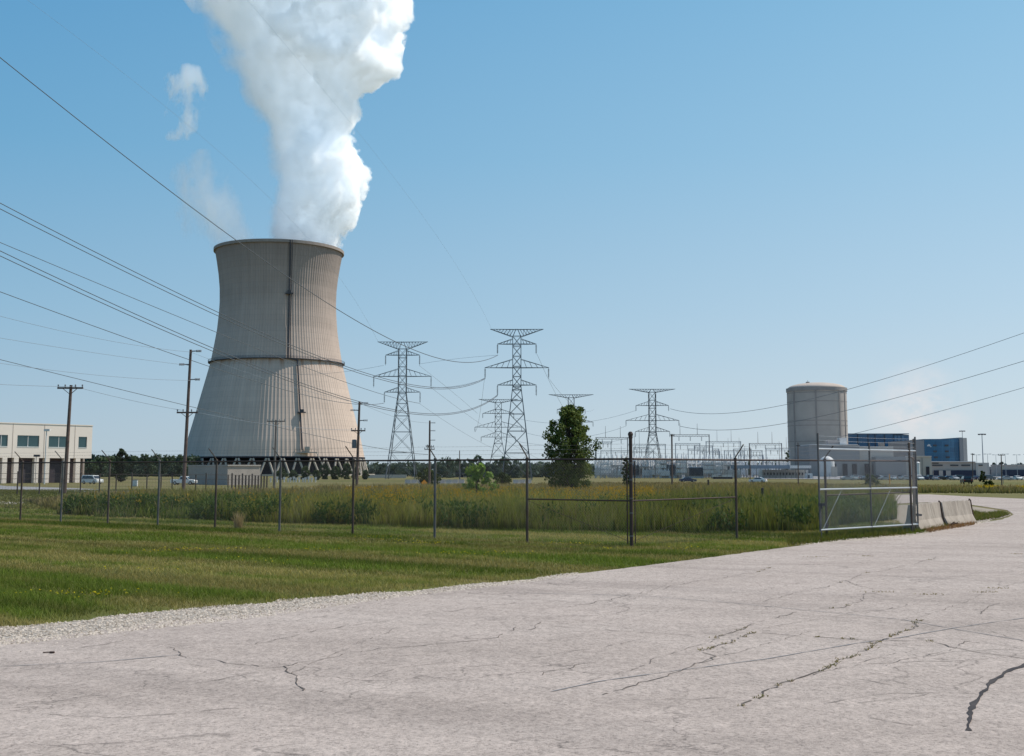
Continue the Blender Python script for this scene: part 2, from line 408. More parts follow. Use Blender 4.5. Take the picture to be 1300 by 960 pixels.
def blades(name, P, h, wd, lean, cb_, ct, seg=1, **kw):
    n = len(P); an = RNG.random(n)*2*np.pi; la = RNG.random(n)*2*np.pi; le = h*lean*RNG.random(n)
    side = np.stack([np.cos(an), np.sin(an), np.zeros(n)], 1)*(wd*.5)[:, None]
    base = P.copy(); tip = P + np.stack([np.cos(la)*le, np.sin(la)*le, h], 1)
    if seg == 1:
        V = np.stack([base-side, base+side, tip], 1).reshape(-1, 3); T = np.arange(3*n).reshape(n, 3)
        C = np.stack([cb_, cb_, ct], 1).reshape(-1, 3)
    else:
        mid = P + np.stack([np.cos(la)*le*.3, np.sin(la)*le*.3, h*.55], 1)
        V = np.stack([base-side, base+side, mid-side*.9, mid+side*.9, tip], 1).reshape(-1, 3); b = np.arange(n)[:, None]*5
        T = np.concatenate([b+[0,1,3], b+[0,3,2], b+[2,3,4]], 1).reshape(-1, 3); cm_ = cb_*.45+ct*.55
        C = np.stack([cb_, cb_, cm_, cm_, ct], 1).reshape(-1, 3)
    return np_mesh(name, V, T, C, M['blade'], **kw)
def scatter(poly, dens, x0, x1, y0, y1):
    n = int(dens*(x1-x0)*(y1-y0)); P = np.stack([RNG.uniform(x0, x1, n), RNG.uniform(y0, y1, n)], 1)
    vis = np.abs(P[:, 0]) < P[:, 1]*.47+2.5
    P = P[vis]; return P[pip(P, poly)]
def z0(P, off=0.0): return np.concatenate([P, (tzn(P[:, 1])+off)[:, None]], 1)
# mown lawn
lawn_grass = [(-60, 8)] + [(gr_up[0][0]-13, gr_up[0][1]-8.3)] + [(p[0], p[1]-.06) for p in gr_up[:-1]] + [(p[0], p[1]+.02) for p in edge_road[8:16]] + [G(1150,672), G(1140,662)] + [(p[0], p[1]+.8) for p in m_edge[::-1]] + [G(40,640), G(-80,640)]
for (ya, yb, dn, ws) in ((11, 21, 1100, 1.0), (21, 30, 620, 1.35), (30, 48, 300, 1.9), (48, 78, 70, 3.4)):
    P = scatter(lawn_grass, dn, -36, 16, ya, yb)
    n = len(P); x, y = P[:, 0], P[:, 1]; q = x*FN.x+y*FN.y; s_ = -x*FN.y+y*FN.x
    band = vnoise(q, s_*.05, 1.25, 3)*.62+vnoise(q, s_*.12, 2.6, 4)*.38
    dry = np.clip((vnoise(x, y, .6, 5)*.5+vnoise(x, y, 2.2, 6)*.5+(band-.5)*1.7-.34)*2.4, 0, 1)
    dist_e = np.full(n, 9.0); enc = vnoise(x, y, 1.3, 61)
    for a, b in zip(gr_up[:-1], gr_up[1:]):
        t = np.clip(((x-a[0])*(b[0]-a[0])+(y-a[1])*(b[1]-a[1]))/((b[0]-a[0])**2+(b[1]-a[1])**2), 0, 1)
        dist_e = np.minimum(dist_e, np.hypot(x-a[0]-t*(b[0]-a[0]), y-a[1]-t*(b[1]-a[1])))
    dry = np.clip(dry+np.clip(1-dist_e/.8, 0, 1)*.75, 0, 1)*RNG.uniform(.55, 1, n)
    keep = RNG.random(n) < np.clip(-.25+enc*.9+dist_e*1.5, 0, 1)
    h = RNG.uniform(.035, .085, n)*(1+.5*(band < .42)); wd = RNG.uniform(.006, .012, n)*ws
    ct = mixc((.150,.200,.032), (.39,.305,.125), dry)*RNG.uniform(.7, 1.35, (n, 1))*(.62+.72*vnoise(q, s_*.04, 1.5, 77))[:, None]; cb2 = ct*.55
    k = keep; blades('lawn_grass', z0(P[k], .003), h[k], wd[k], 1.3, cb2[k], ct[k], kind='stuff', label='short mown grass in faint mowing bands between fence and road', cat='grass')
# dandelion-like yellow patches in the lawn
P = []
for px, py, k in [(545,691,34),(729,692,30),(571,704,40),(500,688,16),(250,700,34),(290,699,24),(200,702,20),(390,700,12),(107,753,22),(130,755,18),(145,756,10),(220,699,20),(640,704,20),(10,758,12),(175,725,14),(480,683,30),(870,699,18),(760,698,14),(300,712,12),(345,716,10)]:
    c = G(px, py)
    for _ in range(k): P.append((c[0]+random.gauss(0, .42), c[1]+random.gauss(0, .28)))
P = np.array(P); n = len(P)
blades('yellow_lawn_flowers', z0(P, .045), np.full(n, .018), RNG.uniform(.03, .06, n), 1.5, np.tile((.55,.42,.02), (n, 1)), np.tile((.75,.60,.03), (n, 1)), kind='stuff', label='tiny yellow weeds flowering in the mown lawn', cat='flowers')
# weeds rooted in the pavement cracks
P = []; 
for q, pr in veg_pts:
    cl = vnoise(np.array([q.x]), np.array([q.y]), .9, 8)[0]
    if random.random() < pr*30*max(0, cl-.40):
        for _ in range(9): P.append((q.x+random.gauss(0, .022), q.y+random.gauss(0, .022)))
for px, py in [(1121,753),(1178,756),(1249,753),(1261,748),(1293,704),(1036,708),(1100,707)]:
    c = G(px, py)
    for _ in range(34): P.append((c[0]+random.gauss(0, .14), c[1]+random.gauss(0, .05)))
P = np.array(P); n = len(P); t = RNG.random(n)
blades('crack_weeds', z0(P, .014), RNG.uniform(.008, .026, n), RNG.uniform(.008, .018, n), 1.8, mixc((.10,.10,.02), (.20,.14,.06), t), mixc((.17,.18,.03), (.30,.22,.09), t), kind='stuff', label='low dry weeds growing along the pavement cracks', cat='weeds')
# tall meadow behind the fence
meadow = [(p[0], p[1]) for p in m_edge] + [G(1132,641), G(1118,631), G(1104,629), G(1130,626), G(1330,627), G(1330,609.6), G(1085,609.6), G(940,608), G(800,612), G(640,617), G(440,621), G(330,628), G(200,630), G(100,633), G(30,636)]
D_edge = []
def edge_dist(x, y, line):
    d = np.full(len(x), 1e9)
    for a, b in zip(line[:-1], line[1:]):
        t = np.clip(((x-a[0])*(b[0]-a[0])+(y-a[1])*(b[1]-a[1]))/((b[0]-a[0])**2+(b[1]-a[1])**2+1e-9), 0, 1)
        d = np.minimum(d, np.hypot(x-a[0]-t*(b[0]-a[0]), y-a[1]-t*(b[1]-a[1])))
    return d
for (ya, yb, dn, ws) in ((33, 44, 230, 1.0), (44, 60, 110, 1.35), (60, 90, 42, 2.1), (90, 150, 11, 3.6), (150, 300, 2.2, 7)):
    P = scatter(meadow, dn, -130, 70, ya, yb); n = len(P); x, y = P[:, 0], P[:, 1]
    a = vnoise(x, y, .13, 21); b = vnoise(x, y, .55, 22); c3 = vnoise(x, y, .05, 23)
    ed = edge_dist(x, y, m_edge)
    left = np.clip((-13-x-(y-40)*.25)/7, 0, 1)            # shorter weedy part at the left end
    hh = (.24+.55*a+.66*b**1.5)*(1-.45*left)*np.clip(.5+ed*.35, .5, 1)*np.where(y > 60, .72, 1.0)
    clump = vnoise(x, y, 1.6, 24); k = (RNG.random(n) < np.clip(clump*1.7-.15, .15, 1)) & (ed > 1.1*vnoise(x, y, .9, 25)-.25)
    gold = np.clip((a-.45)*3, 0, 1)*.6+RNG.random(n)*.35
    far = np.clip((y-48)/45, 0, 1)
    base = mixc((.105,.160,.028), (.36,.31,.075), gold)
    brown = mixc((.30,.22,.11), (.38,.26,.16), RNG.random(n))
    tb = np.clip(far*.75*(.5+c3)+left*.45+(RNG.random(n) < .16)*.6, 0, .92)[:, None]
    ct = (base*(1-tb)+brown*tb)*RNG.uniform(.65, 1.25, (n, 1))
    cb2 = ct*np.array([[.22,.30,.26]])  # shade low in the grass painted into the blade bases
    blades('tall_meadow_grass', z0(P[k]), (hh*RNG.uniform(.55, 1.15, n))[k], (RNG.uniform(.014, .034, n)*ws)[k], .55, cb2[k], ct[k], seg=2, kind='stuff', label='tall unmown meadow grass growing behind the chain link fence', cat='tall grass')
# broad-leaved weeds along the front of the meadow
P = scatter(meadow, 60, -30, 14, 33, 56); x, y = P[:, 0], P[:, 1]; ed = edge_dist(x, y, m_edge)
k = (vnoise(x, y, .8, 51) > .66) & (ed > .3) & (RNG.random(len(P)) < np.clip(1.3-ed*.10, .15, 1)); P = P[k]; n0 = len(P); P = np.repeat(P, 7, 0)+RNG.normal(0, .10, (n0*7, 2)); n = len(P)
zz = RNG.uniform(0, 1, n)**.7*np.repeat(RNG.uniform(.25, .85, n0), 7); t = RNG.random(n)*np.clip(zz, .2, 1)
blades('meadow_weeds', z0(P)+np.stack([np.zeros(n), np.zeros(n), zz], 1), RNG.uniform(.06, .16, n), RNG.uniform(.05, .11, n), 1.4, mixc((.03,.055,.014), (.07,.11,.025), t), mixc((.05,.09,.02), (.16,.21,.05), t), kind='stuff', label='broad leaved dark green weeds mixed into the meadow edge', cat='weeds')
# goldenrod heads above the grass
P = scatter(meadow, 9, -22, 12, 42, 72); x, y = P[:, 0], P[:, 1]
pxx = 650+x/y*1500; k = (vnoise(x, y, .35, 31) > .50) & (RNG.random(len(x)) < np.where((pxx > 440) & (pxx < 830), .42, .05))
P = P[k]; P = np.repeat(P, 7, 0)+RNG.normal(0, .07, (len(P)*7, 2)); n = len(P)
blades('goldenrod_flowers', z0(P, .72)+np.stack([np.zeros(n), np.zeros(n), RNG.uniform(-.15, .22, n)], 1), RNG.uniform(.04, .09, n), RNG.uniform(.025, .055, n), .9, np.tile((.42,.24,.02), (n, 1)), np.tile((.52,.31,.03), (n, 1)), kind='stuff', label='orange yellow goldenrod flowers scattered through the meadow', cat='wildflowers')
P = scatter([G(1240,628),G(1310,630),G(1310,624),G(1240,623)], .12, 20, 60, 60, 130); P = np.repeat(P, 6, 0)+RNG.normal(0, .15, (len(P)*6, 2)); n = len(P)
if n: blades('roadside_goldenrod', z0(P, .55), RNG.uniform(.08, .2, n), RNG.uniform(.05, .12, n), .9, np.tile((.45,.30,.02), (n, 1)), np.tile((.55,.38,.03), (n, 1)), kind='stuff', label='yellow wildflowers beside the curving road at right', cat='wildflowers')
# island grass and weeds under barriers and gate
isl_g = [G(*p) for p in [(1195,660),(1232,663),(1268,658.5),(1282,654),(1272,650.5),(1250,653),(1225,648),(1205,649)]]
P = np.concatenate([scatter(isl_g, 260, 10, 30, 35, 62), scatter([G(1000,694),G(1082,684.5),G(1150,679.5),G(1195,671),G(1236,664),G(1232,662),G(1190,668),G(1150,673),G(1090,676),G(1000,684)], 500, 5, 22, 26, 46)])
n = len(P); t = RNG.random(n)**1.5; ct = mixc((.10,.14,.025), (.24,.19,.07), t)
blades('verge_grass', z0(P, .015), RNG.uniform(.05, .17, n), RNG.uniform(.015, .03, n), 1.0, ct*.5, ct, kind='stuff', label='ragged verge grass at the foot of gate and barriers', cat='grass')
P = scatter([G(1180,677),G(1236,667.5),G(1240,664.5),G(1200,669),G(1170,674.5)], 300, 10, 22, 30, 46); n = len(P); t = RNG.random(n)
blades('dry_weeds', z0(P, .015), RNG.uniform(.04, .14, n), RNG.uniform(.012, .03, n), 1.2, mixc((.14,.07,.04), (.2,.12,.06), t), mixc((.26,.13,.08), (.32,.2,.1), t), kind='stuff', label='reddish dried weeds along the foot of the concrete barriers', cat='weeds')
# tan tuft of dead reed in front of the meadow
P = np.array([G(303,671)])+RNG.normal(0, .07, (130, 2)); n = len(P); t = RNG.random(n)
blades('dead_reed_tuft', z0(P), RNG.uniform(.25, .62, n), RNG.uniform(.012, .022, n), .7, mixc((.2,.15,.08), (.3,.22,.12), t), mixc((.40,.28,.16), (.5,.38,.22), t), seg=2, label='dead tan reed tuft in front of the green meadow edge', cat='grass tuft')
# yard grass at the far left and weeds
P = scatter([G(-80,618),G(0,616),G(200,622),G(330,626),G(330,632),G(120,638),G(58,646),G(-80,646)], 14, -90, -20, 48, 140); n = len(P); t = vnoise(P[:,0], P[:,1], .2, 41)
ct = mixc((.11,.13,.03), (.2,.18,.07), t)
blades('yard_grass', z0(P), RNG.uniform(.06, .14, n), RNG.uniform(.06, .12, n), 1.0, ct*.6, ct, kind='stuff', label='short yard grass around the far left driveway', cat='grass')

# gravel stones along the road edge
def stones(name, poly, dens, x0, x1, y0, y1, s0, s1, **kw):
    P = scatter(poly, dens, x0, x1, y0, y1); n = len(P)
    oc = np.array([(1,0,0),(0,1,0),(-1,0,0),(0,-1,0),(0,0,1)]) ; s = RNG.uniform(s0, s1, n)
    an = RNG.random(n)*6.28; ca, sa = np.cos(an), np.sin(an)
    V = oc[None]*s[:, None, None]*RNG.uniform(.6, 1.2, (n, 5, 1)); X = V[:,:,0]*ca[:,None]-V[:,:,1]*sa[:,None]; Y = V[:,:,0]*sa[:,None]+V[:,:,1]*ca[:,None]
    V = np.stack([X+P[:,0:1], Y+P[:,1:2], V[:,:,2]*.7+.012], 2).reshape(-1, 3)
    T = (np.arange(n)[:,None]*5+np.array([0,1,4,1,2,4,2,3,4,3,0,4])[None]).reshape(-1, 3)
    c = mixc((.54,.47,.40), (.20,.165,.13), RNG.random(n)**1.6); return np_mesh(name, V, T, np.repeat(c, 5, 0), M['stone_v'], **kw)
m, N_, L_, b = new_mat('loose_stones'); a_ = N_.new('ShaderNodeAttribute'); a_.attribute_name = 'Col'; L_.new(a_.outputs['Color'], b.inputs['Base Color']); b.inputs['Roughness'].default_value = .9; M['stone_v'] = m
stones('shoulder_gravel', gravel_poly, 650, -16, 4, 8, 24, .008, .024, kind='stuff', label='loose pale limestone gravel along the road edge', cat='gravel')
near_edge = [(p[0], p[1]+.1) for p in edge_road[:18]] + [(p[0]+.5, p[1]-.9) for p in edge_road[:18]][::-1]
stones('scattered_gravel', near_edge, 45, -16, 20, 10, 46, .005, .014, kind='stuff', label='stray gravel chips scattered on the pavement edge', cat='gravel')
stones('barrier_gravel', [G(1150,682),G(1200,674),G(1245,665),G(1262,660),G(1236,663),G(1190,670),G(1090,681),G(1000,690),G(1000,694)], 160, 5, 26, 28, 50, .012, .035, kind='stuff', label='coarse gravel spilled around the concrete barriers', cat='gravel')
#NEXT
# ------------------------------------------------------------------ cooling tower
def tower_mat():
    m, N, L, b = new_mat('cooling_tower_concrete')
    g = N.new('ShaderNodeTexCoord').outputs['Object']; s = N.new('ShaderNodeSeparateXYZ'); L.new(g, s.inputs[0])
    ang = nmath(N, L, 'ARCTAN2', s.outputs[1], s.outputs[0])
    cmb = N.new('ShaderNodeCombineXYZ'); L.new(nmath(N, L, 'MULTIPLY', ang, 48.0), cmb.inputs[0]); L.new(s.outputs[2], cmb.inputs[1])
    uv = cmb.outputs[0]
    base = nramp(N, L, s.outputs[2], [(0, (.5,.44,.36)), (1, (.5,.44,.36))])
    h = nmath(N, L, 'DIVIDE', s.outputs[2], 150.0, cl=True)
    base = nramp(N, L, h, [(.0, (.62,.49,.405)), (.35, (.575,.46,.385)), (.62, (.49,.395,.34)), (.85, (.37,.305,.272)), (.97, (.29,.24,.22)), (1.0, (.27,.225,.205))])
    st = nnoise(N, L, nmap(N, L, uv, (.35, .012, 1)), 1.0, 5, .65)
    c = nmix(N, L, .42, base, nramp(N, L, st, [(.3, .72), (.65, 1.12)]), 'MULTIPLY')
    c = nmix(N, L, .5, c, nramp(N, L, nnoise(N, L, nmap(N, L, uv, (.05, .05, 1)), 1.0, 5), [(.3, .8), (.7, 1.1)]), 'MULTIPLY')
    fr = nmath(N, L, 'FRACT', nmath(N, L, 'MULTIPLY', s.outputs[2], 1/3.3))
    c = nmix(N, L, 1.0, c, nramp(N, L, fr, [(0, .90), (.06, .90), (.10, 1.0), (1, 1.0)]), 'MULTIPLY')
    # per-lift tone differences
    fl = nmath(N, L, 'FLOOR', nmath(N, L, 'MULTIPLY', s.outputs[2], 1/3.3)); wn = N.new('ShaderNodeTexWhiteNoise'); wn.noise_dimensions = '1D'; L.new(fl, wn.inputs['W'])
    c = nmix(N, L, .6, c, nramp(N, L, wn.outputs[0], [(0, .93), (1, 1.04)]), 'MULTIPLY')
    # rust bleeding below the gallery ring on the left half
    zr = nmath(N, L, 'SUBTRACT', RING_Z, s.outputs[2])
    rb = nmath(N, L, 'MULTIPLY', nmath(N, L, 'GREATER_THAN', zr, 0), nmath(N, L, 'SUBTRACT', 1, nmath(N, L, 'DIVIDE', zr, 7.0), cl=True), cl=True)
    rn = nramp(N, L, nnoise(N, L, nmap(N, L, uv, (.30, .02, 1)), 1.0, 4), [(.50, 0), (.62, 1)])
    L.new(nmix(N, L, nmath(N, L, 'MULTIPLY', nmath(N, L, 'MULTIPLY', rb, rn), .75), c, (.28,.12,.05)), b.inputs['Base Color'])
    b.inputs['Roughness'].default_value = .92; return m
TY = 735.0; TC = Vector((at(349.2, 581, TY).x, TY, tz(TY)))
prof_px = [(581,111.5),(560,107),(540,101.6),(520,96.4),(499.5,91.2),(480,86.2),(462,81.6),(440,77.8),(421,74.8),(400,73.0),(386,72.4),(368,72.9),(351,74.7),(335,77.3),(320.5,80)]
mpp = (at(361, 450, TY)-at(349, 450, TY)).x/12
prof = [(hw*mpp, zat(349, py, TY)-TC.z) for py, hw in prof_px]
RING_Z = zat(349, 462, TY)-TC.z; TOPZ = prof[-1][1]; LZ = prof[0][1]
pz = np.array([p[1] for p in prof]); pr_ = np.array([p[0] for p in prof])
def tr(z): return float(np.interp(z, pz, pr_))
t_ = empty('cooling_tower', TC, 'giant tan hyperbolic concrete cooling tower with ribbed shell venting white steam', 'cooling tower')
mb = MB(); NR = 140; na = NR*4; nz = 64
for i in range(nz+1):
    zz = LZ+(TOPZ-LZ)*i/nz; r0 = tr(zz)
    for k in range(na):
        a = 2*math.pi*k/na; rr = r0+(.15 if k % 4 in (0, 1) else 0)
        if k % 4 == 1: a -= 2*math.pi/na*.62
        if k % 4 == 2: a -= 2*math.pi/na*.55
        mb.v.append((TC.x+rr*math.cos(a), TC.y+rr*math.sin(a), TC.z+zz))
for i in range(nz):
    for k in range(na): mb.f.append((i*na+k, i*na+(k+1) % na, (i+1)*na+(k+1) % na, (i+1)*na+k))
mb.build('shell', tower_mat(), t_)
M['tconc'] = pm('tower_edge_concrete', (.36,.30,.265), (.27,.23,.205), .6, .9)
M['tdark'] = pm('tower_dark_steel', (.07,.07,.085), (.10,.09,.09), 1, .8)
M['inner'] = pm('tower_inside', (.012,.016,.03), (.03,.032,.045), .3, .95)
M['colm'] = pm('column_concrete', (.50,.44,.37), (.40,.35,.30), 1, .9)
mb = MB(); mb.lathe(TC, [(tr(TOPZ)-.9, TOPZ-2), (tr(TOPZ)-.9, TOPZ+.9), (tr(TOPZ)+1.0, TOPZ+.9), (tr(TOPZ)+1.0, TOPZ-.9), (tr(TOPZ), TOPZ-.9)], 160, capt=False); mb.build('rim', M['tconc'], t_)
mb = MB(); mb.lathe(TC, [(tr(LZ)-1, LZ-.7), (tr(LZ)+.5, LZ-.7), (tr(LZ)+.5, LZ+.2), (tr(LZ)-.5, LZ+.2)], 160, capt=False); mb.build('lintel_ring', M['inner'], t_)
mb = MB(); rr = tr(RING_Z); mb.lathe(TC, [(rr, RING_Z-.35), (rr+1.7, RING_Z-.35), (rr+1.7, RING_Z+.15), (rr, RING_Z+.15)], 140, capt=False)
for q in (.75, 1.3): mb.lathe(TC, [(rr+1.62, RING_Z+q), (rr+1.72, RING_Z+q), (rr+1.72, RING_Z+q+.14), (rr+1.62, RING_Z+q+.14)], 140, capt=False)
for k in range(120):
    a = 2*math.pi*k/120; p = TC+Vector(((rr+1.67)*math.cos(a), (rr+1.67)*math.sin(a), RING_Z)); mb.bar(p, p+Vector((0,0,1.4)), .05)
mb.build('gallery_ring', M['tdark'], t_)
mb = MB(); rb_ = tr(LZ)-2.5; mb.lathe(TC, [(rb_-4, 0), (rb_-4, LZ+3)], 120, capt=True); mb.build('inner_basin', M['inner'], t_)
mb = MB(); rbx = tr(LZ)+5.5; mb.lathe(TC, [(rbx+1.2, 0), (rbx+1.2, 1.0), (rbx, 1.0)], 120, capt=False); mb.build('basin_wall', M['colm'], t_)
NP = 40; slope = (prof[0][0]-prof[2][0])/(prof[2][1]-prof[0][1]); rg = tr(LZ)+slope*LZ*.95
for k in range(NP):
    cm_ = MB(); ac = 2*math.pi*(k+.25)/NP
    for s_ in (-1, 1):
        a0 = ac; a1 = ac+s_*math.pi/NP*.86
        p0 = TC+Vector((rg*math.cos(ac+s_*.006), rg*math.sin(ac+s_*.006), 0)); p1 = TC+Vector((tr(LZ)*math.cos(a1), tr(LZ)*math.sin(a1), LZ-1.0))
        cm_.bar(p0, p1, .62, 8)
    cm_.build('diagonal_column_pair', M['colm'], t_)
def tsurf(px_, zz, off):
    """point on the shell in front, at the azimuth of a measured pixel"""
    X = at(px_, 400, TY).x if False else None
    return None
def shell_pt(dxpx, zz, off=1.0):
    r = tr(zz); s_ = dxpx*mpp/r; s_ = max(-.99, min(.99, s_)); a = math.asin(s_)+math.atan2(-TC.x, TC.y)*0-math.atan2(TC.x, TC.y)*0
    view = math.atan2(-TC.y, -TC.x)       # direction tower -> camera
    ang = view+math.asin(s_)
    return TC+Vector(((r+off)*math.cos(ang), (r+off)*math.sin(ang), zz))
mb = MB()
zs_ = np.linspace(RING_Z, TOPZ+.6, 26); P = [shell_pt(12.5, z, .9) for z in zs_]
mb.tube(P, .55, 5); mb.tube([p+Vector((1.3, 0, 0)) for p in P], .18, 4)
P2 = [shell_pt(23.5+ (RING_Z-z)*.13, z, .9) for z in np.linspace(LZ+4, RING_Z-1, 24)]
mb.tube(P2, .5, 5); mb.bar(P[0], P2[-1], .5)
mb.build('ladder_conduit', M['tdark'], t_)
for dx, py in ((12.5, 383), (29, 528)):
    mb = MB(); c = shell_pt(dx, zat(349, py, TY)-TC.z, 1.5); mb.box(c.x-2.4, c.x+2.4, c.y-1, c.y+1, c.z-.3, c.z+.3); mb.box(c.x-1.2, c.x+1.2, c.y-.8, c.y+.8, c.z+.3, c.z+1.8)
    mb.build('rest_platform', M['tdark'], t_)
mb = MB(); c = shell_pt(37, LZ+2.4, 1.8); mb.box(c.x-7.5, c.x+5.5, c.y-1.8, c.y+1.5, c.z-.3, c.z+.2)
for i in range(9):
    x = c.x-7.3+i*1.57; mb.bar((x, c.y-1.7, c.z+.2), (x, c.y-1.7, c.z+2), .09)
mb.bar((c.x-7.3, c.y-1.7, c.z+2), (c.x+5.4, c.y-1.7, c.z+2), .1); mb.box(c.x-2, c.x+1, c.y-1, c.y+1, c.z+.2, c.z+3.4)
mb.bar((c.x+5, c.y-1.5, c.z), (c.x+12, c.y-3, TC.z), .3); mb.build('access_platform', M['colm'], t_)
M['rust'] = pm('rust_stain', (.24,.11,.05), (.32,.2,.11), 1, .95)

# ------------------------------------------------------------------ steam (real volumes)
def plume(name, rows, D, depth, vs, amp, soft, hull=1.2, seed=0, step=.28, Y0=TY, detail=3.0, lab='', cat='', lean=0.0, col=(.990,.995,1,1), glow=.05, wisp=False):
    zs=[];cx=[];Rr=[]
    for py,l,r in rows:
        a=at(l,py,Y0);b2=at(r,py,Y0);zs.append(a.z);cx.append((a.x+b2.x)/2);Rr.append((b2.x-a.x)/2)
    o=np.argsort(zs);zs=np.array(zs)[o];cx=np.array(cx)[o];Rr=np.array(Rr)[o]
    nz=48;na=40;rng=np.random.default_rng(seed);mb=MB()
    for i in range(nz+1):
        z_=zs[0]+(zs[-1]-zs[0])*i/nz;c=np.interp(z_,zs,cx);r=np.interp(z_,zs,Rr)
        for k in range(na):
            an=2*math.pi*k/na;q=hull+.05*math.sin(3*an+i*.5+seed);mb.v.append((c+q*r*math.cos(an),Y0+depth*q*r*math.sin(an),z_))
    for i in range(nz):
        for k in range(na): mb.f.append((i*na+k,i*na+(k+1)%na,(i+1)*na+(k+1)%na,(i+1)*na+k))
    mb.f.append(tuple(range(na))[::-1]);mb.f.append(tuple(nz*na+k for k in range(na)))
    m=bpy.data.materials.new(name);m.use_nodes=True;nt=m.node_tree;N=nt.nodes;L=nt.links;N.clear()
    out=N.new('ShaderNodeOutputMaterial');pv=N.new('ShaderNodeVolumePrincipled');L.new(pv.outputs[0],out.inputs['Volume'])
    pv.inputs['Color'].default_value=col;pv.inputs['Anisotropy'].default_value=.15
    Mf=lambda op,a,b=None,c=None,cl=False: nmath(N,L,op,a,b,c,cl)
    geo=N.new('ShaderNodeNewGeometry').outputs['Position'];sp=N.new('ShaderNodeSeparateXYZ');L.new(geo,sp.inputs[0]);X,Yv,Z=sp.outputs
    t=Mf('DIVIDE',Mf('SUBTRACT',Z,float(zs[0])),float(zs[-1]-zs[0]),cl=True)
    def curve(vals):
        lo,hi=float(min(vals)),float(max(vals));fc=N.new('ShaderNodeFloatCurve');c=fc.mapping.curves[0]
        pts=[((z_-zs[0])/(zs[-1]-zs[0]),(v-lo)/(hi-lo+1e-6)) for z_,v in zip(zs,vals)]
        c.points[0].location=pts[0];c.points[1].location=pts[-1]
        for p in pts[1:-1]: c.points.new(*p)
        fc.mapping.update();L.new(t,fc.inputs['Value']); return Mf('MULTIPLY_ADD',fc.outputs[0],hi-lo,lo)
    c=curve(list(cx));r=curve(list(Rr))
    dx=Mf('SUBTRACT',X,c);dy=Mf('DIVIDE',Mf('SUBTRACT',Yv,Y0),depth)
    e=Mf('SUBTRACT',1,Mf('DIVIDE',Mf('SQRT',Mf('ADD',Mf('MULTIPLY',dx,dx),Mf('MULTIPLY',dy,dy))),r))
    lr=Mf('DIVIDE',dx,r)                       # -1 lee side ... +1 sunlit side
    vo=N.new('ShaderNodeTexVoronoi');vo.feature='F1';vo.normalize=True
    vo.inputs['Scale'].default_value=vs;vo.inputs['Detail'].default_value=detail;vo.inputs['Roughness'].default_value=.58;vo.inputs['Lacunarity'].default_value=2.2
    mp=N.new('ShaderNodeMapping');mp.inputs['Location'].default_value=(seed*131.0,seed*57.0,0);L.new(geo,mp.inputs[0]);L.new(mp.outputs[0],vo.inputs['Vector'])
    no=nnoise(N,L,mp.outputs[0],vs*.55,4)
    bb=Mf('ADD',Mf('MULTIPLY',Mf('SUBTRACT',.36,vo.outputs['Distance']),amp),Mf('MULTIPLY',Mf('SUBTRACT',no,.5),amp*1.2))
    if wisp:
        n1=nnoise(N,L,nmap(N,L,mp.outputs[0],(1,1,.55),(0,.5,0)),vs,7,.68)
        bb=Mf('MULTIPLY_ADD',Mf('SUBTRACT',n1,.5),amp*3.2,-.22)
    d=Mf('ADD',e,bb)
    sf=Mf('MULTIPLY_ADD',Mf('MULTIPLY',lr,-1.0,cl=True),soft*lean,soft)
    dn=Mf('MULTIPLY',Mf('DIVIDE',d,sf,cl=True),D)
    if lean: dn=Mf('MULTIPLY',dn,Mf('SUBTRACT',1,Mf('MULTIPLY',Mf('MULTIPLY',lr,-1.0,cl=True),.75),cl=True))
    # emission added to brighten the steam, standing in for further scattered light
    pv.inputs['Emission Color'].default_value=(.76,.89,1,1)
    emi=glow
    # fade at both ends of the hull
    ends=Mf('MULTIPLY',Mf('MULTIPLY',t,60.0 if lean==0 else 400.0,cl=True),1.0)
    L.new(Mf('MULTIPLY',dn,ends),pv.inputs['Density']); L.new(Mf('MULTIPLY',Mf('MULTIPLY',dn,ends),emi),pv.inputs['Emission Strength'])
    m.cycles.volume_step_rate=step
    return mb.build(name,m,None,label=lab,cat=cat)
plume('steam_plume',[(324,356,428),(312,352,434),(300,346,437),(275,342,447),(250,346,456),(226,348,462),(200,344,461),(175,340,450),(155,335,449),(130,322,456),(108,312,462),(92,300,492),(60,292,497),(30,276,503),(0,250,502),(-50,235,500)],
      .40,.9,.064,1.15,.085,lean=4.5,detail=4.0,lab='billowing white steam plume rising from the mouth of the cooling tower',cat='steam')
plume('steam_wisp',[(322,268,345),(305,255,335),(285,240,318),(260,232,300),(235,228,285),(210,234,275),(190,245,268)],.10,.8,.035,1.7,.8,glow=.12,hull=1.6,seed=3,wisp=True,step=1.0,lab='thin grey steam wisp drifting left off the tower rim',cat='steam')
plume('steam_puff',[(178,208,235),(160,210,245),(140,208,258),(120,210,258),(100,216,256),(84,232,258)],.16,.8,.055,2.1,.5,glow=.15,hull=1.6,seed=5,wisp=True,step=1.0,lab='small detached puff of steam left of the main plume',cat='steam')

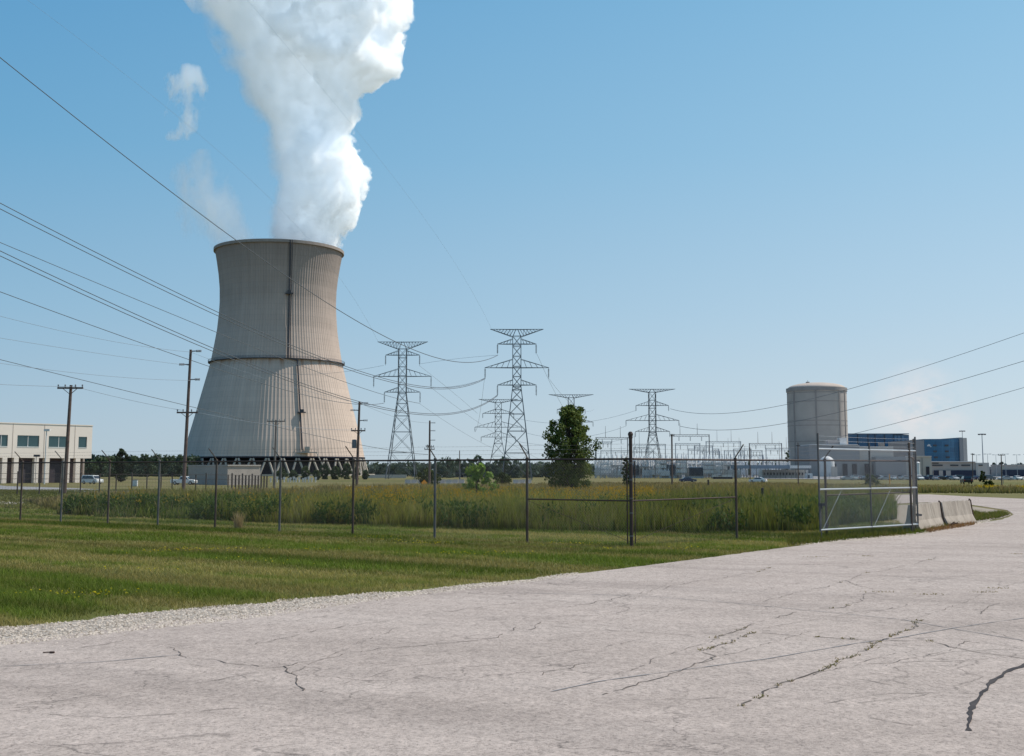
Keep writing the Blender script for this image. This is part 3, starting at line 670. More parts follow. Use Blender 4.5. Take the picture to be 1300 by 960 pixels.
# ------------------------------------------------------------------ lattice transmission towers
M['galv'] = pm('weathered_galvanised_steel', (.20,.215,.235), (.13,.14,.155), .5, .6, .3)
M['galvd'] = pm('dark_galvanised_steel', (.10,.11,.125), (.07,.075,.085), .5, .6, .3)
M['ins'] = pm('porcelain', (.16,.17,.19), (.22,.23,.25), 2, .4)
def lattice_tower(Y, px, ytop, ywing, arms, ywaist, ybase, bw_px, base_px, top_half, hang, lab, r=.16, mt=None):
    """arms: (y_px, half_px); everything measured at depth Y"""
    mt = mt or M['galv']; k = (at(px+10, 500, Y)-at(px, 500, Y)).x/10; X = at(px, 590, Y).x; zg = tz(Y); Zp = lambda py: zat(px, py, Y)
    t = empty('transmission_tower', (X, Y, zg), lab, 'transmission tower', 'lattice transmission towers')
    bw = bw_px*k/2; bs = base_px*k/2; zw = Zp(ywaist); zt = Zp(ywing); ztop = Zp(ytop)
    mb = MB(); zb = zg-.3
    def hw(z): return bw if z >= zw else bs+(bw-bs)*(z-zb)/(zw-zb)
    cs = [(-1,-1),(1,-1),(1,1),(-1,1)]
    for sx, sy in cs:
        mb.bar((X+sx*hw(zb), Y+sy*hw(zb), zb), (X+sx*bw, Y+sy*bw, zw), r*1.15, r2=r)
        mb.bar((X+sx*bw, Y+sy*bw, zw), (X+sx*bw, Y+sy*bw, zt), r)
    lv = [zb]; z_ = zb
    while z_ < zw-1: z_ += max(2*bw, 1.15*hw(z_)*1.6); lv.append(min(z_, zw))
    lv[-1] = zw; n = max(3, int((zt-zw)/(2.1*bw))); lv += [zw+(zt-zw)*(i+1)/n for i in range(n)]
    for a, b2 in zip(lv[:-1], lv[1:]):
        ha, hb = hw(a), hw(b2)
        for (s1, s2) in zip(cs, cs[1:]+cs[:1]):
            A_ = Vector((X+s1[0]*ha, Y+s1[1]*ha, a)); B_ = Vector((X+s2[0]*hb, Y+s2[1]*hb, b2)); C_ = Vector((X+s2[0]*ha, Y+s2[1]*ha, a)); D_ = Vector((X+s1[0]*hb, Y+s1[1]*hb, b2))
            mb.bar(A_, B_, r*.5); mb.bar(C_, D_, r*.5); mb.bar(D_, B_, r*.6)
    mb.build('lattice_body', mt, t)
    tops = [zt]+[0]*len(arms)
    for (ya, half) in arms:
        am = MB(); za = Zp(ya); hl = half*k; up = min(hl*.26, 3.6)
        for s in (-1, 1):
            tip = Vector((X+s*hl, Y, za))
            for sy in (-1, 1):
                am.bar((X+s*bw, Y+sy*bw, za), tip, r*.75); am.bar((X+s*bw, Y+sy*bw, za+up), tip, r*.6)
                for q in range(1, 5):
                    f = q/5; p = Vector((X+s*bw, Y+sy*bw, za)).lerp(tip, f); p2 = Vector((X+s*bw, Y+sy*bw, za+up)).lerp(tip, f-.1); am.bar(p, p2, r*.35)
        for sy in (-1, 1): am.bar((X-bw, Y+sy*bw, za), (X+bw, Y+sy*bw, za), r*.6)
        am.build('crossarm', mt, t)
    am = MB(); hl = top_half*k; zl = zt-.2
    for s in (-1, 1):
        tip = Vector((X+s*hl, Y, ztop))
        for sy in (-1, 1):
            A_ = Vector((X+s*bw, Y+sy*bw, zl)); B_ = Vector((X, Y+sy*bw*.6, ztop-.15)); am.bar(A_, tip, r*.75); am.bar(B_, tip, r*.6)
            for q in range(1, 8):
                f = q/8; am.bar(A_.lerp(tip, f), B_.lerp(tip, f), r*.35); am.bar(A_.lerp(tip, f), B_.lerp(tip, min(1, f+.12)), r*.35)
    for sx, sy in cs: am.bar((X+sx*bw, Y+sy*bw, zl), (X+sx*bw*.2, Y+sy*bw*.6, ztop), r*.6)
    am.build('peak_arm', mt, t)
    for (s, i, lpx) in hang:
        ya, half = arms[i]; x = X+s*half*k*.985; za = Zp(ya); ln = lpx*k; im = MB(); n = 7
        im.bar((x, Y, za), (x, Y, za-ln), .09)
        for q in range(n): im.bar((x, Y, za-ln*.12-ln*.8*q/n), (x, Y, za-ln*.12-ln*.8*q/n-.18), .28, 8)
        im.build('insulator_string', M['ins'], t)
    return t
H3 = [(s, i, l) for i, l in enumerate((13,14,14)) for s in (-1, 1)]
Y1, Y2, Y3, Y4, Y5 = 450.0, 410.0, 760.0, 800.0, 690.0
lattice_tower(Y1, 509.8, 434, 443, [(451,22),(478,37),(498,23)], 500, 603, 10, 37, 32, H3, 'grey lattice transmission tower nearest to the cooling tower')
lattice_tower(Y2, 656.2, 418, 427, [(437,25),(467,41),(489,25)], 491, 605, 10.5, 38, 34, H3, 'tallest lattice transmission tower, left of the lone leafy tree', r=.17)
h6 = [(s, i, 6) for i in range(3) for s in (-1, 1)]
lattice_tower(Y3, 632.5, 507, 511, [(525,20),(542.5,30),(555,22)], 557, 604, 8, 27, 25, h6, 'smaller distant lattice tower standing just left of the tallest one', mt=M['galvd'], r=.2)
lattice_tower(Y4, 725.5, 501, 505, [(520,18),(536,28),(549,19)], 552, 604, 7.5, 26, 28.5, h6, 'lattice tower mostly hidden behind the lone leafy tree', mt=M['galvd'], r=.22)
lattice_tower(Y5, 829, 494, 498, [(515,21),(534,34),(548,22)], 549, 604.5, 8.5, 25, 29.5, [(s, i, 7) for i in range(3) for s in (-1, 1)], 'lattice tower rising out of the switchyard right of the tree', mt=M['galvd'], r=.2)

# ------------------------------------------------------------------ wooden utility poles
M['wood'] = pm('weathered_pole_wood', (.17,.115,.095), (.105,.075,.065), 3, .9, bump=.3)
M['woodg'] = pm('grey_pole_wood', (.21,.185,.17), (.13,.11,.10), 3, .9)
M['hard'] = pm('pole_hardware', (.12,.12,.13), (.2,.2,.2), 4, .5, .5)
def utility_pole(Y, pxb, pxt, ytop, r, arms, stand, lab, mt, side=(), braces=True, extra=None):
    zg = tz(Y); b0 = Vector((at(pxb, 597, Y).x, Y, zg-.1)); tp = at(pxt, ytop, Y); k = (at(660, 500, Y)-at(650, 500, Y)).x/10
    t = empty('utility_pole', (b0.x, Y, zg), lab, 'utility pole')
    mb = MB(); mb.bar(b0, tp, r, 10, r2=r*.68); mb.build('pole', mt, t)
    def axis(py): z_ = zat(pxt, py, Y); f = (z_-b0.z)/(tp.z-b0.z); return b0.lerp(tp, f)
    for (py, l, rt) in arms:
        c = axis(py); am = MB(); xl = c.x-l*k; xr = c.x+rt*k
        am.box(xl, xr, Y-r-.14, Y-r-.02, c.z-.07, c.z+.07)
        if braces:
            for s, e in ((-1, l), (1, rt)): am.bar((c.x+s*e*k*.55, Y-r-.08, c.z-.05), (c.x, Y-r, c.z-e*k*.5), .03)
        am.build('crossarm', mt, t)
        for f in (.03, .3, .7, .97):
            x = xl+(xr-xl)*f; im = MB(); im.lathe((x, Y-r-.08, c.z+.07), [(.03,0),(.03,.06),(.075,.07),(.05,.13),(.07,.16),(.04,.22),(.0,.23)], 8); im.build('pin_insulator', M['ins'], t)
    for (py, s) in side:
        c = axis(py); im = MB(); im.bar(c, c+Vector((s*.5, 0, .02)), .06, 6, r2=.05)
        for q in range(4): im.bar(c+Vector((s*(.52+.12*q), 0, .02)), c+Vector((s*(.58+.12*q), 0, .02)), .11, 8)
        im.build('post_insulator', M['ins'], t)
    if extra: extra(t, axis, k)
    return t
utility_pole(95, 82.8, 90.2, 489, .17, [(493,15.5,17)], None, 'leaning brown wooden utility pole in front of the beige building', M['wood'])
utility_pole(105, 233.5, 242.2, 444, .17, [(524,12.5,14)], None, 'tall brown wooden pole with side insulators at the left edge of the cooling tower', M['wood'], side=[(446,1),(463,-1),(482,1)])
def trf(t, axis, k):
    c = axis(562); mb = MB(); mb.lathe((c.x-.42, c.y, c.z-.6), [(.26,0),(.26,.85),(.2,.92),(0,.95)], 14); mb.build('transformer_can', M['galv'], t)
utility_pole(130, 453, 456.4, 510, .17, [(547,9,9)], None, 'wooden pole with a transformer can at the right edge of the cooling tower', M['wood'], side=[(512,1),(521,-1),(534,1)], extra=trf)
utility_pole(160, 348.5, 350.5, 533, .17, [(535,11,12)], None, 'short wooden pole with one crossarm standing before the middle of the cooling tower', M['woodg'])
utility_pole(200, 545.3, 545.6, 534, .20, [(570.5,6.5,6.5),(567.5,4.5,5.5)], None, 'dark wooden pole with insulators down one side, right of the cooling tower', M['wood'], side=[(537,1),(547,1),(559,1)], braces=False)
utility_pole(420, 583.5, 583.5, 572, .22, [], None, 'thin bare distant pole between the two big lattice towers', M['woodg'])
utility_pole(230, 853, 853, 551, .19, [(553,2,3)], None, 'slim dark pole standing in the meadow right of the fence corner', M['wood'], braces=False)
utility_pole(235, 1013, 1013, 562, .13, [(566,2.6,2.6)], None, 'dark pole with a round cluster on top before the containment building', M['wood'], braces=False)
utility_pole(330, 952, 952, 568, .18, [], None, 'dark bare pole in front of the pale switchyard house', M['wood'])
utility_pole(260, 1271, 1271, 577, .14, [(578,4,4)], None, 'small wooden pole at the far right beyond the parking lot', M['wood'], braces=False)
utility_pole(330, 1234.5, 1234.5, 575.5, .14, [(577,2.5,2)], None, 'dark pole beside the low office building', M['wood'], braces=False)

# ------------------------------------------------------------------ overhead wires
M['wire'] = pm('aluminium_conductor', (.10,.105,.12), (.13,.135,.15), 1, .5, .2)
M['wiref'] = pm('hazy_conductor', (.24,.28,.33), (.27,.31,.36), 1, .6)
def wire(P0, Y0, P1, Y1_, PM, lab, thick=1.0, mt='wire', grp='overhead power lines', twin=0.0, n=48):
    A_ = at(P0[0], P0[1], Y0); B_ = at(P1[0], P1[1], Y1_); u = ray(*PM); kx = u.x/u.y
    # plan position of the middle measured point
    f = (kx*A_.y-A_.x)/((B_.x-A_.x)-kx*(B_.y-A_.y)); f = min(.93, max(.07, f)); Ym = A_.y+(B_.y-A_.y)*f; zm = zat(PM[0], PM[1], Ym)
    a2 = ((zm-A_.z)-(B_.z-A_.z)*f)/(f*f-f)
    pts = []; rad = []
    for i in range(n+1):
        s = i/n; p = A_.lerp(B_, s); p.z = A_.z+(B_.z-A_.z-a2)*s+a2*s*s; pts.append(p)
        rad.append(thick*(.010+.00021*max(20, p.y)))
    mb = MB(); mb.tube(pts, rad, 5)
    if twin: mb.tube([p+Vector((.0, 0, twin)) for p in pts], rad, 5)
    return mb.build('power_line', M[mt], None, smooth=True, label=lab, cat='power line', group=grp)
wire((632,451),Y2,(-130,-32),60,(275,287),'topmost dark power line sweeping down across the tower rim to the tallest lattice tower',1.15)
wire((616,481),Y2,(-130,198),60,(330,425),'double power line crossing from the left to the middle arm of the tallest lattice tower',1.0,twin=.35)
wire((631,503),Y2,(-130,263),60,(270,446),'double power line passing just under the gallery ring of the cooling tower',1.0,twin=.3)
wire((532,512),Y1,(-130,253),60,(275,422),'single power line just above the lower double pair at left',.8)
wire((487,512),Y1,(-130,322),60,(250,460),'power line from the left edge to the lowest arm of the first lattice tower',.9)
wire((543,577),520,(-130,424),70,(200,506),'lowest dark power line running past the top of the leaning pole',.8)
wire((242,447),105,(-130,365),60,(100,425),'thin wire from the top insulator of the tall pole to the left edge',.45,'wiref')
wire((240,464),105,(-130,407),60,(100,445),'thin wire from the second insulator of the tall pole to the left edge',.45,'wiref')
wire((242,483),105,(-130,440),60,(100,474),'thin wire from the third insulator of the tall pole to the left edge',.45,'wiref')
wire((91,491),95,(-130,480),70,(20,489),'nearly level wire reaching the leaning pole from the left edge',.55,'wiref')
wire((231,521),105,(92,490),95,(165,508),'slack wire strung between the leaning pole and the tall pole',.5,'wiref')
wire((450,546),130,(252,524),105,(350,540),'slack wire strung across the cooling tower between two wooden poles',.45,'wiref')
wire((457,512),130,(242,447),105,(350,485),'faint upper wire between the two poles flanking the cooling tower',.35,'wiref')
wire((545,537),200,(457,512),130,(500,529),'faint wire from the pole right of the cooling tower to its neighbour',.4,'wiref')
wire((624,418),Y2,(262,-60),80,(485,206),'very thin upper ground wire slanting across the steam plume',.2,'wiref')
wire((480,434),Y1,(-60,-70),80,(282,196),'very thin ground wire slanting through the blue sky left of the plume',.25,'wiref')
wire((851,519),Y5,(1420,380),150,(1078,494),'uppermost power line rising from the switchyard to the right edge',.75)
wire((863,541),Y5,(1420,421),150,(1100,515),'middle power line rising behind the containment building to the right edge',.8)
wire((1060,556),480,(1420,457),150,(1180,526),'lowest power line rising over the blue buildings to the right edge',.75)
for i, (a, ya, b2, yb, mid, lab) in enumerate([
  ((532,464),Y1,(606,525),Y3,(565,490),'thin line from the upper right arm of the first tower to the distant left tower'),
  ((547,492),Y1,(700,590),740,(620,545),'thin long line slanting down from the middle arm of the first tower to the yard'),
  ((532,512),Y1,(690,590),740,(600,556),'thin lower line slanting down from the lowest arm of the first tower'),
  ((682,450),Y2,(745,548),700,(712,512),'thin line slanting down right from the top arm of the tallest tower'),
  ((697,481),Y2,(754,520),Y4,(722,510),'thin line from the long arm of the tallest tower to the tower behind the tree'),
  ((615,481),Y2,(603,548),Y3,(611,513),'thin line from the tallest tower back to the smaller tower at its left'),
  ((534,462),Y1,(632,451),Y2,(585,455),'sagging line between the upper arms of the two big lattice towers'),
  ((546,492),Y1,(616,481),Y2,(580,490),'sagging line between the long arms of the two big lattice towers'),
  ((662,548),Y3,(795,541),Y5,(725,556),'sagging line between the distant towers behind the tree'),
  ((655,531),Y3,(808,521),Y5,(730,537),'upper sagging line between the distant towers behind the tree'),
  ((655,560),Y3,(807,554),Y5,(730,566),'lower sagging line between the distant towers behind the tree'),
  ((487,464),Y1,(330,470),700,(400,475),'faint line running left from the top arm of the first tower across the cooling tower')]):
    wire(a, ya, b2, yb, mid, lab, .45, 'wiref', 'thin spans between the lattice towers')
#NEXT
# ------------------------------------------------------------------ containment building
CY = 720.0; CC = Vector((at(1039.3, 597, CY).x, CY, tz(CY))); kc = (at(1045, 540, CY)-at(1035, 540, CY)).x/10
M['cont'] = pm('containment_concrete', (.46,.405,.36), (.39,.345,.31), .12, .9)
M['contd'] = pm('joint_concrete', (.33,.295,.27), (.28,.25,.235), .3, .9)
M['dome'] = pm('dome_concrete', (.50,.42,.36), (.44,.37,.32), .2, .9)
t = empty('containment_building', CC, 'round grey concrete containment building with a shallow domed roof', 'reactor building')
rC = 36.9*kc; hC = zat(1039, 494, CY)-CC.z; hD = zat(1039, 486.5, CY)-CC.z
mb = MB(); mb.lathe(CC, [(rC, 0), (rC, hC)], 96, capt=True); mb.build('cylinder_wall', M['cont'], t, smooth=False)
mb = MB(); mb.lathe(CC, [(rC+.02, hC-1.8), (rC+.45, hC-1.8), (rC+.45, hC+.3), (rC-.3, hC+.3)], 96, capt=False); mb.build('parapet_band', M['contd'], t)
mb = MB(); pts = [(rC-.5-(rC-.5)*math.sin(q*math.pi/24)*0, 0) for q in range(1)]
dp = [((rC-.6)*math.cos(q*math.pi/24), hC+.25+(hD-hC)*math.sin(q*math.pi/24)) for q in range(0, 13)]; mb.lathe(CC, dp, 64, capt=False); mb.build('dome', M['dome'], t, smooth=True)
mb = MB(); view = math.atan2(-CC.y, -CC.x)
for dx in (-27.5, -1, 27.5, 34): 
    a = view+math.asin(dx/36.9); p = CC+Vector(((rC+.12)*math.cos(a), (rC+.12)*math.sin(a), 0)); mb.obox(p+Vector((0,0,hC/2-.9)), Vector((-math.sin(a), math.cos(a), 0))*.5, Vector((math.cos(a), math.sin(a), 0))*.18, (0, 0, hC/2-.9))
mb.build('vertical_joint', M['contd'], t)
mb = MB()
for py in (500, 511, 535, 541, 561): 
    zz = zat(1039, py, CY)-CC.z; mb.lathe(CC, [(rC, zz-.22), (rC+.09, zz-.22), (rC+.09, zz+.22), (rC, zz+.22)], 96, capt=False)
mb.build('pour_line', M['contd'], t)
mb = MB(); c = CC+Vector((-13.5*kc*1.0, -5, hC+.6)); mb.box(c.x-.9, c.x+.9, c.y-.9, c.y+.9, c.z, c.z+3.4); mb.bar((c.x, c.y, c.z+3.4), (c.x, c.y, c.z+4.4), .12); mb.build('roof_vent', M['contd'], t)

# ------------------------------------------------------------------ plant buildings
M['greyw'] = pm('grey_cladding', (.33,.31,.30), (.29,.275,.27), .1, .85)
M['tanw'] = pm('tan_cladding', (.55,.48,.42), (.50,.44,.39), .15, .85)
M['lowt'] = pm('low_office_wall', (.42,.375,.335), (.37,.335,.31), .2, .85)
M['white'] = pm('white_paint', (.68,.67,.65), (.58,.57,.56), .4, .6)
M['roofw'] = pm('white_roof', (.80,.74,.70), (.74,.68,.65), .3, .7)
M['roofb'] = pm('blue_grey_roof', (.26,.30,.36), (.22,.26,.32), .3, .7)
M['dkwin'] = pm('dark_window', (.03,.035,.05), (.05,.055,.07), 1, .25, spec=.5)
M['dkw2'] = pm('dark_bay_door', (.055,.045,.055), (.035,.03,.04), .5, .8)  # near-black tone for doors and bays
M['dkblue'] = pm('undercroft', (.035,.04,.065), (.05,.055,.08), .4, .9)  # very dark blue for undercroft, dark bays, trailer skirt and shed doors
def glass_blue(name, a, b2, sx, sz):
    m, N, L, b = new_mat(name); g = N.new('ShaderNodeTexCoord').outputs['Object']
    br = N.new('ShaderNodeTexBrick'); br.offset = 0; br.inputs['Scale'].default_value = 1; br.inputs['Brick Width'].default_value = sx; br.inputs['Row Height'].default_value = sz
    br.inputs['Mortar Size'].default_value = .18; br.inputs['Color1'].default_value = (*a, 1); br.inputs['Color2'].default_value = (*b2, 1); br.inputs['Mortar'].default_value = (a[0]*1.6, a[1]*1.5, a[2]*1.35, 1)
    r_ = N.new('ShaderNodeMapping'); r_.inputs['Rotation'].default_value = (math.pi/2, 0, 0); L.new(g, r_.inputs[0]); L.new(r_.outputs[0], br.inputs['Vector'])
    L.new(nmix(N, L, .5, br.outputs[0], nramp(N, L, nnoise(N, L, g, .12, 3), [(.3, .6), (.7, 1.3)]), 'MULTIPLY'), b.inputs['Base Color'])
    b.inputs['Roughness'].default_value = .22; b.inputs['Specular IOR Level'].default_value = .5; return m
M['glassb'] = glass_blue('blue_curtain_wall', (.018,.10,.19), (.026,.13,.235), 4.5, 3.4)
M['glassd'] = glass_blue('dark_blue_curtain_wall', (.025,.085,.17), (.045,.14,.26), 6, 3.6)
M['panelb'] = pm('pale_blue_panel', (.14,.24,.36), (.11,.2,.31), .3, .4)
def bx(Y, x0, x1, ytop, dep, ybot=None):
    """box extents from measured front-face pixels at depth Y"""
    zg = tz(Y) if ybot is None else zat((x0+x1)/2, ybot, Y)
    return (at(x0, 597, Y).x, at(x1, 597, Y).x, Y, Y+dep, zg, zat((x0+x1)/2, ytop, Y))
def building(name, Y, lab, cat='building'):
    return empty(name, (0, Y, tz(Y)), lab, cat)
def pbox(nm, mt, par, *a, **k):
    mb = MB(); mb.box(*bx(*a, **k)); return mb.build(nm, mt, par)
# grey auxiliary building under the containment
t = building('auxiliary_building', 660, 'long low grey concrete building at the foot of the containment cylinder', 'building'); t.location.x = at(1080, 597, 660).x
pbox('wall', M['greyw'], t, 660, 1028, 1092, 565, 30); pbox('upper_wall', M['tanw'], t, 662, 1092, 1135, 567, 24); pbox('roof', M['roofw'], t, 659.5, 1030, 1090, 564.2, 30.6, ybot=565)
pbox('side_wall', M['greyw'], t, 655, 1112, 1158, 580, 30); pbox('roof_plant', M['greyw'], t, 668, 1052, 1066, 558.5, 6, ybot=565)
pbox('vent_box', M['white'], t, 668, 1067, 1076, 556, 5, ybot=566); pbox('duct', M['contd'], t, 664, 1118, 1124, 562, 3, ybot=568)
for x in (1056, 1070, 1082, 1098, 1108): pbox('bay_door', M['dkw2'], t, 659.4, x, x+6, 589, .3)
# white quonset dome
t = building('domed_shed', 600, 'small white round-topped shed beside the grey auxiliary building', 'shed'); X0 = at(1054, 597, 600).x; t.location.x = X0; rr = 9.5*.4
mb = MB(); k6 = (at(1060,590,600)-at(1050,590,600)).x/10; rr = 9.5*k6; zt_ = zat(1054, 588, 600)
mb.lathe((X0, 606, tz(600)), [(rr, 0), (rr, zt_-tz(600))]+[(rr*math.cos(q*math.pi/16), zt_-tz(600)+rr*.95*math.sin(q*math.pi/16)) for q in range(1, 9)], 32, capt=False)
mb.build('shell', M['white'], t, smooth=True); pbox('door', M['tanw'], t, 600-rr+5.6, 1056, 1063, 592.5, .5)
# blue glass buildings
t = building('blue_turbine_hall', 760, 'wide dark blue glass clad hall just right of the containment building', 'building'); t.location.x = at(1115, 597, 760).x
pbox('glass_wall', M['glassd'], t, 760, 1074, 1135, 551, 40); pbox('side_glass_wall', M['glassd'], t, 761, 1135.4, 1155.5, 552, 36); pbox('roof', M['roofb'], t, 759.4, 1074, 1155.8, 550.3, 41, ybot=551.2)
for x in (1137, 1141, 1146): pbox('panel', M['panelb'], t, 760.6, x, x+3.4, 553, .3, ybot=561)
for x in (1090, 1103, 1112, 1124): pbox('mullion', M['dkwin'], t, 759.5, x, x+.8, 551.5, .4, ybot=572)
t = building('blue_glass_office', 700, 'blue glass clad block with a curved left end and tan stair tower', 'building'); t.location.x = at(1195, 597, 700).x
pbox('grey_wall', M['greyw'], t, 700, 1156, 1174.5, 559, 40); mb = MB()
kk = (at(1200,580,700)-at(1190,580,700)).x/10; xa, xb = at(1174.6,597,700).x, at(1212,597,700).x; zt_ = zat(1192, 557.5, 700); zg = tz(700)
n = 14; ring = []
for i in range(n+1):
    f = i/n; ring.append((xa+(xb-xa)*f, 700-3.2*math.sin(f*math.pi*.9)))
P = [(x, y, zg) for x, y in ring]+[(x, y, zt_) for x, y in ring]+[(xb, 735, zg), (xa, 735, zg), (xb, 735, zt_), (xa, 735, zt_)]
mb.add(P, [(i, i+1, n+2+i, n+1+i) for i in range(n)]+[tuple(range(n+1, 2*n+2))+(2*n+4, 2*n+5), (n, 2*n+2, 2*n+4, 2*n+1), (0, n+1, 2*n+5, 2*n+3)]); mb.build('glass_wall', M['glassb'], t)
pbox('side_glass_wall', M['glassb'], t, 700.6, 1212.2, 1219.5, 557, 32); pbox('stair_tower', M['greyw'], t, 699.5, 1219.6, 1224, 555.5, 30); pbox('tower_side', M['tanw'], t, 699.4, 1224.1, 1229, 556, 30)
for x, py in ((1186, 564.5), (1201, 564.5), (1186, 572), (1201, 572), (1187, 579.5), (1202, 579.5)): pbox('window', M['dkwin'], t, 696.4, x, x+4.4, py, .5, ybot=py+2.2)
pbox('lettering', M['white'], t, 696.2, 1178.5, 1182, 565.2, .4, ybot=566.6)
mb = MB()
for i, (xx, py) in enumerate([(1178.3,565.4),(1179.4,564.6),(1180.5,565.2),(1181.6,567.2)]): 
    p = at(xx, py, 696.1); mb.box(p.x-.3, p.x+.3, 696.0, 696.3, p.z-.2, p.z+.3)
mb.build('logo', M['white'], t)
t = building('low_office_building', 560, 'low tan office building with dark ribbon windows in front of the blue block', 'office building'); t.location.x = at(1215, 597, 560).x
pbox('wall', M['lowt'], t, 560, 1182, 1239, 586.5, 18); pbox('end_wall', M['tanw'], t, 559.5, 1239.1, 1256, 587.5, 18); pbox('roof', M['roofw'], t, 559, 1181.6, 1239, 585.8, 19, ybot=586.6)
for a, b2 in ((1184, 1197), (1207, 1217), (1221, 1232)): pbox('ribbon_window', M['dkwin'], t, 559.6, a, b2, 590, .5, ybot=591.7)
pbox('ribbon_window', M['dkwin'], t, 559.6, 1184, 1192, 587.6, .5, ybot=588.8)
pbox('undercroft', M['dkblue'], t, 559.2, 1186, 1239, 597.2, .6); pbox('door', M['lowt'], t, 558.8, 1192, 1197, 597.4, .3); pbox('door', M['lowt'], t, 558.8, 1201, 1207, 597.4, .3); pbox('end_window', M['dkwin'], t, 559.1, 1243, 1248, 590, .4, ybot=591.4)
t = building('tan_annex', 540, 'square bright tan annex with a small dark door', 'building'); t.location.x = at(1172, 597, 540).x
pbox('wall', M['tanw'], t, 540, 1164, 1183, 579.5, 14); pbox('door', M['dkw2'], t, 539.6, 1176, 1180, 592.5, .3); pbox('roof', M['roofw'], t, 539.5, 1163.6, 1183.4, 578.9, 15, ybot=579.6); pbox('pipe', M['contd'], t, 539.3, 1171, 1171.7, 581, .3)
t = empty('storage_tank', (at(1168, 597, 520).x, 523, tz(520)), 'small white upright storage tank beside the tan annex', 'tank')
mb = MB(); k5 = (at(1180,590,520)-at(1170,590,520)).x/10; mb.lathe(t.location, [(2.9*k5, 0), (2.9*k5, zat(1168,588.5,520)-tz(520))], 20); mb.build('shell', M['white'], t, smooth=False)
mb = MB(); zz = zat(1168,588.5,520)-tz(520); mb.lathe(t.location, [(3.2*k5, zz), (3.2*k5, zz+.3), (0, zz+1.3)], 20, capt=False); mb.build('lid', M['white'], t)
# far right flat buildings
for i, (Y, x0, x1, yt, lab) in enumerate([(640, 1257, 1281, 592.8, 'flat grey building past the low office at far right'), (620, 1272, 1330, 590.5, 'long flat tan building at the far right edge')]):
    t = building('flat_building', Y, lab); t.location.x = at((x0+x1)/2, 597, Y).x
    pbox('wall', M['lowt' if i else 'greyw'], t, Y, x0, x1, yt, 14); pbox('roof', M['roofw'], t, Y-.5, x0-.3, x1+.3, yt-.5, 15, ybot=yt+.05); pbox('dark_bay', M['dkblue'], t, Y-.5, x0+1, x1-1, 596.5, .4)
# long canopy and switchyard house
t = building('canopy_shelter', 480, 'long flat canopy with blue grey and white roof sections at the switchyard edge', 'canopy'); t.location.x = at(983, 597, 480).x
pbox('roof', M['roofb'], t, 480, 933, 1003, 590.6, 9, ybot=595); pbox('white_roof', M['roofw'], t, 479.5, 1003.1, 1030, 591, 9.5, ybot=594.6)
for x in (935, 947, 960, 972, 985, 997, 1010, 1022, 1029): pbox('post', M['contd'], t, 480.5, x, x+.7, 595, .4)
t = building('switchyard_house', 470, 'low pale building with many small dark windows under the canopy', 'building'); t.location.x = at(1000, 597, 470).x
pbox('wall', M['white'], t, 488.5, 968, 1026, 596.6, 8)
for i in range(14): x = 970+i*4.0; pbox('window', M['dkwin'], t, 488.1, x, x+1.5, 600, .3, ybot=603.3)
t = building('pale_kiosk', 470, 'small white kiosk standing right of the pale switchyard house'); t.location.x = at(1029, 597, 470).x; pbox('wall', M['white'], t, 470, 1024, 1031.5, 601, 3); pbox('door', M['dkwin'], t, 469.7, 1026, 1027.6, 603, .2)
t = building('white_trailer', 455, 'white site trailer with a dark stripe among switchyard gear', 'trailer'); t.location.x = at(930, 597, 455).x; pbox('body', M['white'], t, 455, 905, 931, 603.0, 3, ybot=605.6); pbox('skirt', M['dkblue'], t, 455.2, 906, 930, 605.6, 2.6); pbox('window', M['dkwin'], t, 454.7, 912, 916, 603.6, .2, ybot=604.6)

# ------------------------------------------------------------------ beige two-storey building, left
t = empty('beige_office_building', (0, 0, 0), 'two storey beige building with teal windows above tall dark bays', 'building')
A0 = at(-40, 597, 296); A1 = at(115.5, 597, 322); A0.z = A1.z = 0; dv = (A1-A0); Ln = dv.length; dv.normalize(); nv = Vector((dv.y, -dv.x, 0)) # outward to the right/front
if nv.y > 0: nv = -nv
t.location = Vector((A1.x, A1.y, tz(322))); zg = tz(310)-.2
M['beige'] = pm('beige_panel', (.84,.74,.66), (.80,.70,.62), .15, .85); M['beigej'] = pm('panel_joint', (.42,.34,.29), (.38,.31,.27), .5, .9)
m, N_, L_, b = new_mat('teal_reflective_glass'); g_ = N_.new('ShaderNodeTexCoord').outputs['Object']; L_.new(nmix(N_, L_, nnoise(N_, L_, g_, .3, 3), (.03,.075,.085), (.06,.12,.13)), b.inputs['Base Color']); b.inputs['Roughness'].default_value = .04; b.inputs['Specular IOR Level'].default_value = 1.0; b.inputs['Metallic'].default_value = .55; M['teal'] = m
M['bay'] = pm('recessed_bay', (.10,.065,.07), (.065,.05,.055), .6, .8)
def par_at(px_):
    u = ray(px_, 597); kx = u.x/u.y; return (A0.x-kx*A0.y)/((kx*dv.y)-dv.x)
def fbox(mb, pa, pb, yt, yb, front, back, ref=None):
    """box on the facade from pixel columns pa..pb and rows yt..yb, front/back along the outward normal"""
    s0, s1 = par_at(pa), par_at(pb); pc = A0+dv*((s0+s1)/2); Yc = pc.y; z1 = zat((pa+pb)/2, yt, Yc); z0_ = zg if yb is None else zat((pa+pb)/2, yb, Yc)
    c = A0+dv*((s0+s1)/2)+nv*((front+back)/2); mb.obox((c.x, c.y, (z0_+z1)/2), dv*((s1-s0)/2), nv*((front-back)/2), (0, 0, (z1-z0_)/2))
z1f = zat(58, 581.5, 310); ztp = zat(115, 541, 322)
mb = MB(); s1 = Ln
def wbox(mb, s0, s1, za, zb_, front, back):
    c = A0+dv*((s0+s1)/2)+nv*((front+back)/2); mb.obox((c.x, c.y, (za+zb_)/2), dv*((s1-s0)/2), nv*((front-back)/2), (0, 0, (zb_-za)/2))
